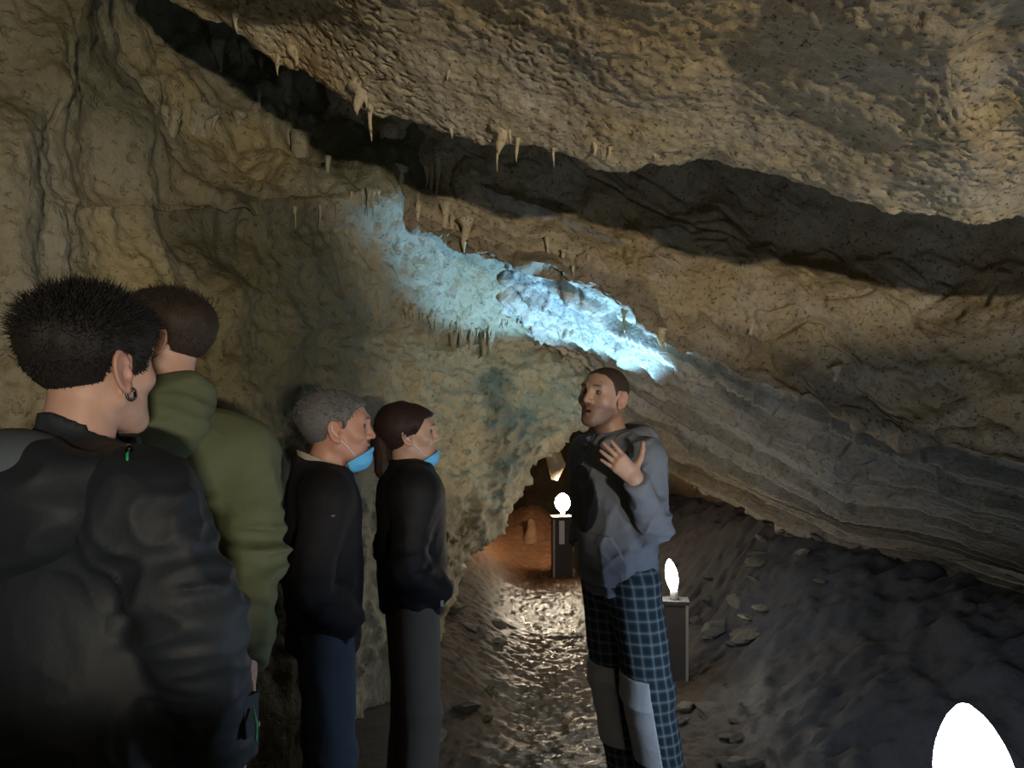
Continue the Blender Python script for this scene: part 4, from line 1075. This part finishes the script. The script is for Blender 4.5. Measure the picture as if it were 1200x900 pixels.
# ---- 2 olive hoodie
p = Person('visitor in an olive green hoodie with the back turned, beside the black rain jacket', 189, 1.86, 1.885, -10, -97, 4, 0, 0.0, 0.98, 'skin_a', 1.0)
J = p.J
for q_ in ('sh_r', 'sh_l'): J[q_] = J[q_] + [0, 0, -.035]
J['el_r'] = p.wp(300, 655, 1.84); J['wr_r'] = p.wp(286, 778, 1.70)
p.hands['r'] = hand_fn(J['wr_r'], p.locv((-.05, -.05, -1)), p.locv((.9, -.4, 0)), p.locv((-.3, .5, 0)), (.35, .4, .3), .35)
p.body(0.0038)
p.trousers(M['dark'], seed=3.0, h=.014); p.shoes()
oh, V = p.top('olive_hoodie', M['olive'], 0.028, 0.88, (.075, .068, .046), foldk=0.015, h=0.0075, ff=7.0, cuff=.0, shoulder=.066, seed=7.0)
def hood2(x, y, z):
    b = J['neck'] + np.array([0, -.075, .035])
    d = ell(x, y, z, b + [.0, -.015, -.035], (.13, .07, .10))
    d = smin(d, rcone(x, y, z, b + [-.10, .03, .03], b + [-.06, .17, .03], .042, .035), .05)
    d = smin(d, rcone(x, y, z, b + [.10, .03, .03], b + [.06, .17, .03], .042, .035), .05)
    d = smin(d, rcone(x, y, z, b + [-.085, .0, .055], b + [.085, .0, .055], .032, .032), .03)
    d = smax(d, -ell(x, y, z, b + [0, .09, .085], (.082, .082, .08)), .02)
    return d - F32(.009) * fold(x, y, z, 10, (.7, 1, 2.0), 2.0)
b = J['neck']
sdf_obj('hood', hood2, b + [-.24, -.24, -.2], b + [.24, .18, .17], .006, M['olive'], oh)
th2 = lambda x, y, z: F32(0.0035) + sstep(0.0, 0.085, z).astype(F32) * F32(.012) + sstep(.02, .09, z).astype(F32) * sstep(-.02, .08, y).astype(F32) * F32(.012)
hr = p.cap(th2, M['hair_brown'], .004, .004, 40, line1)
p.strands(hr, 5500, lambda q: 0.004 + 0.006 * sstep(-.03, .03, q[:, 2]) + 0.024 * sstep(0.03, 0.1, q[:, 2]), lambda q, n_: np.array([0, .6, .15]) + n_ * 0.45, M['hair_brown'], .0012, 4, line1, 0.003, 0.35)

# ---- 3 visitor in jeans
p = Person('visitor in a black jacket and blue jeans with a blue mask under the chin', 379, 2.56, 1.635, 68, 76, 0, 0, 0.0, 1.03, 'skin_b', 1.0, (0, .022, 0))
J = p.J
for sd, sg in (('r', 1), ('l', -1)):
    J['el_' + sd] = J['sh_' + sd] + [sg * .03, -.07, -.27]; J['wr_' + sd] = J['sh_' + sd] + [-sg * .03, .07, -.40]; p.hands[sd] = hand_fn(J['wr_' + sd], (-sg * .8, .15, -.5), (0, 1, .2), (-sg * .3, 0, .9))
p.body(0.0045, h_hand=.007)
p.trousers(M['jeans'], seed=5.0, foldk=.009); p.shoes()
def col3(x, y, z, d):
    a_, b_, c_ = x - F32(J['neck'][0]), y - F32(J['neck'][1] + .012), z - F32(J['neck'][2])
    rad = np.sqrt(a_ * a_ + (b_ * F32(.92))**2) - (F32(.076) + c_ * F32(.08))
    ring = np.maximum(np.abs(rad) - F32(.009), np.abs(c_ - F32(.015) + b_ * F32(.35)) - F32(.045))
    return smin(d, ring, .02)
jk, V = p.top('black_jacket', M['black'], 0.026, 0.80, (.076, .070, .060), foldk=0.009, h=0.008, collar=col3, seed=11.0, cuff=-.02, bulge=.004)
def shirt3(x, y, z):
    a_, b_, c_ = x - F32(J['neck'][0]), y - F32(J['neck'][1] + .012), z - F32(J['neck'][2])
    rad = np.sqrt(a_ * a_ + (b_ * F32(.92))**2) - (F32(.069) + c_ * F32(.05))
    return np.maximum(np.abs(rad) - F32(.004), np.abs(c_ - F32(.030) + b_ * F32(.40)) - F32(.046))
b = J['neck']; sdf_obj('shirt_collar', shirt3, b - .14, b + .14, .004, M['collar'], p.e)
c0 = p.seen(390, 604); mb = MB(); mb.box(c0, (.012, .012, .006)); mb.build('jacket_badge', M['shell_in'], jk, False)
th3 = lambda x, y, z: F32(0.004) + sstep(-0.04, 0.03, z).astype(F32) * F32(.008) + sstep(0.0, -.08, y).astype(F32) * F32(.006)
line3 = lambda y: np.interp(y, [-0.12, -0.05, -0.034, -0.028, 0.012, 0.018, 0.03, 0.045, 0.06, 0.12], [-0.07, -0.06, -0.03, 0.026, 0.028, 0.0, .03, 0.052, 0.07, 0.09]).astype(F32)
hr = p.cap(th3, M['hair_grey'], .0045, .004, 30, line3)
p.strands(hr, 2200, lambda q: 0.014 + 0.016 * sstep(0.0, 0.08, q[:, 2]), lambda q, n_: np.array([0, -.55, -.35]) + n_ * 0.35, M['hair_grey'], .0014, 5, line3, 0.004, 0.3)
p.mask_under_chin(-.086, .02)

# ---- 4 visitor in taupe trousers
p = Person('visitor in a black jacket and taupe trousers with a blue mask under the chin', 482, 2.96, 1.60, 72, 82, 3, 0, 0.0, .96, 'skin_c', .90, (0, -.03, 0), kw=dict(jaw=.92))
J = p.J
for sd, sg in (('r', 1), ('l', -1)):
    J['el_' + sd] = J['sh_' + sd] + [sg * .03, -.04, -.26]; J['wr_' + sd] = J['sh_' + sd] + [-sg * .03, .09, -.38]; p.hands[sd] = hand_fn(J['wr_' + sd], (-sg * .8, .1, -.5), (0, 1, .2), (-sg * .3, 0, .9))
p.body(0.0045, h_hand=.007)
p.trousers(M['taupe'], (.102, .086, .088), seed=8.0, foldk=.006); p.shoes()
def col4(x, y, z, d):
    a_, b_, c_ = x - F32(J['neck'][0]), y - F32(J['neck'][1] + .012), z - F32(J['neck'][2])
    rad = np.sqrt(a_ * a_ + (b_ * F32(.92))**2) - F32(.070)
    ring = np.maximum(np.abs(rad) - F32(.010), np.abs(c_ - F32(.015) + b_ * F32(.1)) - F32(.055))
    return smin(d, ring, .02)
jk, V = p.top('black_jacket', M['black2'], 0.046, 0.825, (.082, .078, .062), foldk=0.008, h=0.008, collar=col4, seed=14.0, cuff=-.02, bulge=.006, flare=.004)
c0 = p.seen(518, 707); mb = MB(); mb.box(c0, (.006, .012, .022)); mb.build('zip_pull', M['zip'], jk, False)
th4 = lambda x, y, z: F32(0.009) + sstep(-.02, .06, z).astype(F32) * F32(.006) + sstep(.02, -.08, y).astype(F32) * F32(.012)
line4 = lambda y: np.interp(y, [-0.12, -0.05, -0.03, -0.02, 0.012, 0.02, 0.035, 0.05, 0.06, 0.12], [-0.09, -0.085, -0.06, 0.0, 0.005, 0.0, .02, 0.045, 0.062, 0.08]).astype(F32)
hr = p.cap(th4, M['hair_woman'], .0045, .004, 24, line4)
def tail(x, y, z):
    a_, b_, c_ = p.hl(x, y, z)
    d = ell(a_, b_, c_, (0, -.115, -.01), (.042, .034, .048))
    d = smin(d, rcone(a_, b_, c_, (0, -.115, -.03), (0, -.105, -.13), .036, .036), .03)
    d = smin(d, rcone(a_, b_, c_, (0, -.105, -.13), (.01, -.075, -.165), .036, .02), .03)
    return d - F32(.004) * perlin(a_ * 60, b_ * 60, c_ * 8)
c_ = J['head']; sdf_obj('ponytail', tail, c_ - .27, c_ + .2, .005, M['hair_woman'], hr)
p.strands(hr, 1800, lambda q: 0.03 + 0 * q[:, 0], lambda q, n_: np.array([0, -1.0, -.25]) + n_ * 0.08, M['hair_woman'], .0013, 6, line4, 0.010, 0.12)
mb = MB(); mb.tube([p.hw((.03, -.098, .062)), p.hw((.05, -.092, .058)), p.hw((.062, -.072, .052))], .004, 6); mb.build('hair_clip', M['zip'], p.e)
p.mask_under_chin(-.094, .03)

# ---- 5 the guide
def stubble(T, x, y, z, inh):
    bm = sstep(-.025, -.05, z) * sstep(.0, .03, y) * inh + sstep(-.03, -.04, z) * np.exp(-((y - .01) / .02)**2) * inh * .5
    must = np.exp(-((z + .043) / .008)**2) * (np.abs(x) < .028) * (y > .07) * inh
    T *= 1 + np.clip(bm + must, 0, 1)[:, None] * (np.array([.48, .46, .48]) - 1)
    mo = ((np.abs(x) < .017) & (np.abs(z + .0625) < .004) & (y > .07) & (y < .0965) & inh)
    T[mo] *= np.array([.35, .2, .2])
    return T
p = Person('guide in a grey hoodie and patched plaid trousers gesturing with a raised hand', 742, 3.06, 1.755, -122, -138, 6, -4, 0.075, 1.0, 'skin_c', 1.0, (0, .0, 0), group='', kw=dict(mouth=.006))
J = p.J
for sd in 'rl':
    J['an_' + sd][1] -= .07; J['kn_' + sd][1] -= .045
J['el_l'] = p.wp(768, 618, 2.86); J['wr_l'] = p.wp(744, 560, 2.70)
J['el_r'] = J['sh_r'] + np.array([.06, -.05, -.29]); J['wr_r'] = p.wp(681, 640, 3.16)
p.hands['l'] = hand_fn(J['wr_l'], p.locv((-.72, -.12, .68)), p.locv((-.15, -1, .1)), p.locv((.45, 0, .85)), (.10, .12, .1), .85, 1.0, .10)
p.hands['r'] = hand_fn(J['wr_r'], p.locv((-.25, -.1, -1)), p.locv((-.9, -.4, 0)), p.locv((-.4, -.9, 0)), (.5, .6, .5), .4)
p.body(0.004, h_hand=.0042, tint=stubble)
o, V = p.trousers(M['plaid'], (.106, .096, .088), seed=9.0, foldk=.008, h=.009)
# wrap coordinates for the checks: around each leg, and upwards
lg = np.where((V[:, 0] > 0)[:, None], 1, 0)
def axis_at(sd, z):
    zs_ = [J['an_' + sd][2], J['kn_' + sd][2], J['hip_' + sd][2], 1.1]
    return np.interp(z, zs_, [J['an_' + sd][0], J['kn_' + sd][0], J['hip_' + sd][0], 0]), np.interp(z, zs_, [J['an_' + sd][1], J['kn_' + sd][1], J['hip_' + sd][1], J['hip_' + sd][1]])
PU = np.zeros((len(V), 3), F32)
for sd, msk in (('r', V[:, 0] > 0), ('l', V[:, 0] <= 0)):
    cx_, cy_ = axis_at(sd, V[:, 2]); ang = np.arctan2(V[:, 0] - cx_, V[:, 1] - cy_)
    PU[msk, 0] = (ang * .098)[msk] + 5; PU[msk, 1] = V[msk, 2] + 1
set_attr(o.data, 'plaid', PU)
tr_ = o
# knee patches: cloth panels on the front of each leg
for sd in 'rl':
    a_, b_, c_ = J['hip_' + sd], J['kn_' + sd], J['an_' + sd]
    def patch(x, y, z, a_=a_, b_=b_, c_=c_):
        q = rcone(x, y, z, a_, b_, .106 * p.k, .096 * p.k); q = smin(q, rcone(x, y, z, b_, c_, .096 * p.k, .088 * p.k), .03)
        kn = np.exp(-((z - F32(J['kn_r'][2])) / 0.14)**2)
        q = q - F32(.008) * (0.6 * fold(x, y, z, 6, (1.3, 1.3, .5), 9.0) + (0.4 + kn) * fold(x, y, z, 6, (.6, .6, 2.0), 13.0) * 0.6)
        sh = np.abs(q - F32(.004)) - F32(.004)
        zc = 0.405
        sh = smax(sh, np.abs(z - F32(zc) - (x - F32(b_[0])) * F32(.08)) - F32(.175), .004)
        ax_ = np.interp(z, [c_[2], b_[2], a_[2]], [c_[0], b_[0], a_[0]]); ay_ = np.interp(z, [c_[2], b_[2], a_[2]], [c_[1], b_[1], a_[1]])
        ang = np.abs(np.arctan2(x - ax_, y - ay_)) - 0.95
        return smax(sh, ang * F32(.09), .004).astype(F32)
    lo = np.minimum(b_, c_) - .2; hi = np.maximum(b_, c_) + .2; lo[2] = .19; hi[2] = .64
    po, _ = sdf_obj('knee_patch', patch, lo, hi, .005, M['patch'], tr_); po['label'] = 'pale grey knee patch'
p.shoes()
hem5 = 0.885
def cuffs(x, y, z, d):
    return d - F32(.006) * np.exp(-((z - F32(hem5 + .03)) / .035)**2)
hd5, V = p.top('grey_hoodie', M['grey_hood'], 0.020, hem5, (.070, .062, .046), foldk=0.013, h=0.0065, ff=8.0, cuff=.01, shoulder=.062, seed=21.0, extra=cuffs, elbow=.7)
tf5 = p.topf
def hood5(x, y, z):
    b = J['neck'] + np.array([0, -.075, .0])
    d = ell(x, y, z, b + [.0, -.03, .0], (.125, .075, .09))
    d = smin(d, rcone(x, y, z, b + [-.10, .02, .03], b + [-.055, .15, .0], .05, .036), .05)
    d = smin(d, rcone(x, y, z, b + [.10, .02, .03], b + [.055, .15, .0], .05, .036), .05)
    d = smax(d, -ell(x, y, z, b + [0, .08, .10], (.078, .09, .085)), .02)
    return d - F32(.008) * fold(x, y, z, 10, (.7, 1, 1.8), 6.0)
b = J['neck']; sdf_obj('hood', hood5, b + [-.24, -.24, -.2], b + [.24, .18, .17], .006, M['grey_hood'], hd5)
def pr5(x, y, z):                                                    # dark oval print on the chest
    d = np.abs(tf5(x, y, z) - F32(.0)) - F32(.0055)
    e = ell(x, y * 0, z, (.055, 0, J['chest'][2] - .06), (.105, 1.0, .135))
    return smax(smax(d, e, .002), F32(.03) - y, .002)
c_ = J['chest']; po, _ = sdf_obj('chest_print', pr5, c_ + [-.16, .0, -.25], c_ + [.22, .30, .12], .005, M['print'], hd5); po['label'] = 'dark oval print on the chest'
def pk5(x, y, z):                                                    # kangaroo pocket
    d = np.abs(tf5(x, y, z)) - F32(.008)
    zc = hem5 + .135; hw_ = F32(.155) - np.maximum(0, z - F32(zc)) * F32(.55)
    return smax(smax(smax(d, np.abs(z - F32(zc)) - F32(.10), .004), np.abs(x) - hw_, .004), F32(.03) - y, .002)
c_ = J['waist']; sdf_obj('front_pocket', pk5, np.array([-.2, c_[1] - .02, hem5 - .02]), np.array([.2, c_[1] + .28, hem5 + .28]), .0045, M['grey_hood'], hd5)
th5 = lambda x, y, z: F32(0.0022) + 0 * x
line5 = lambda y: np.interp(y, [-0.12, -0.05, -0.034, -0.026, 0.012, 0.018, 0.035, 0.045, 0.06, 0.12], [-0.065, -0.06, -0.03, 0.026, 0.028, 0.0, .03, 0.058, 0.078, 0.10]).astype(F32)
hr = p.cap(th5, M['hair_buzz'], .004, .0012, 60, line5)
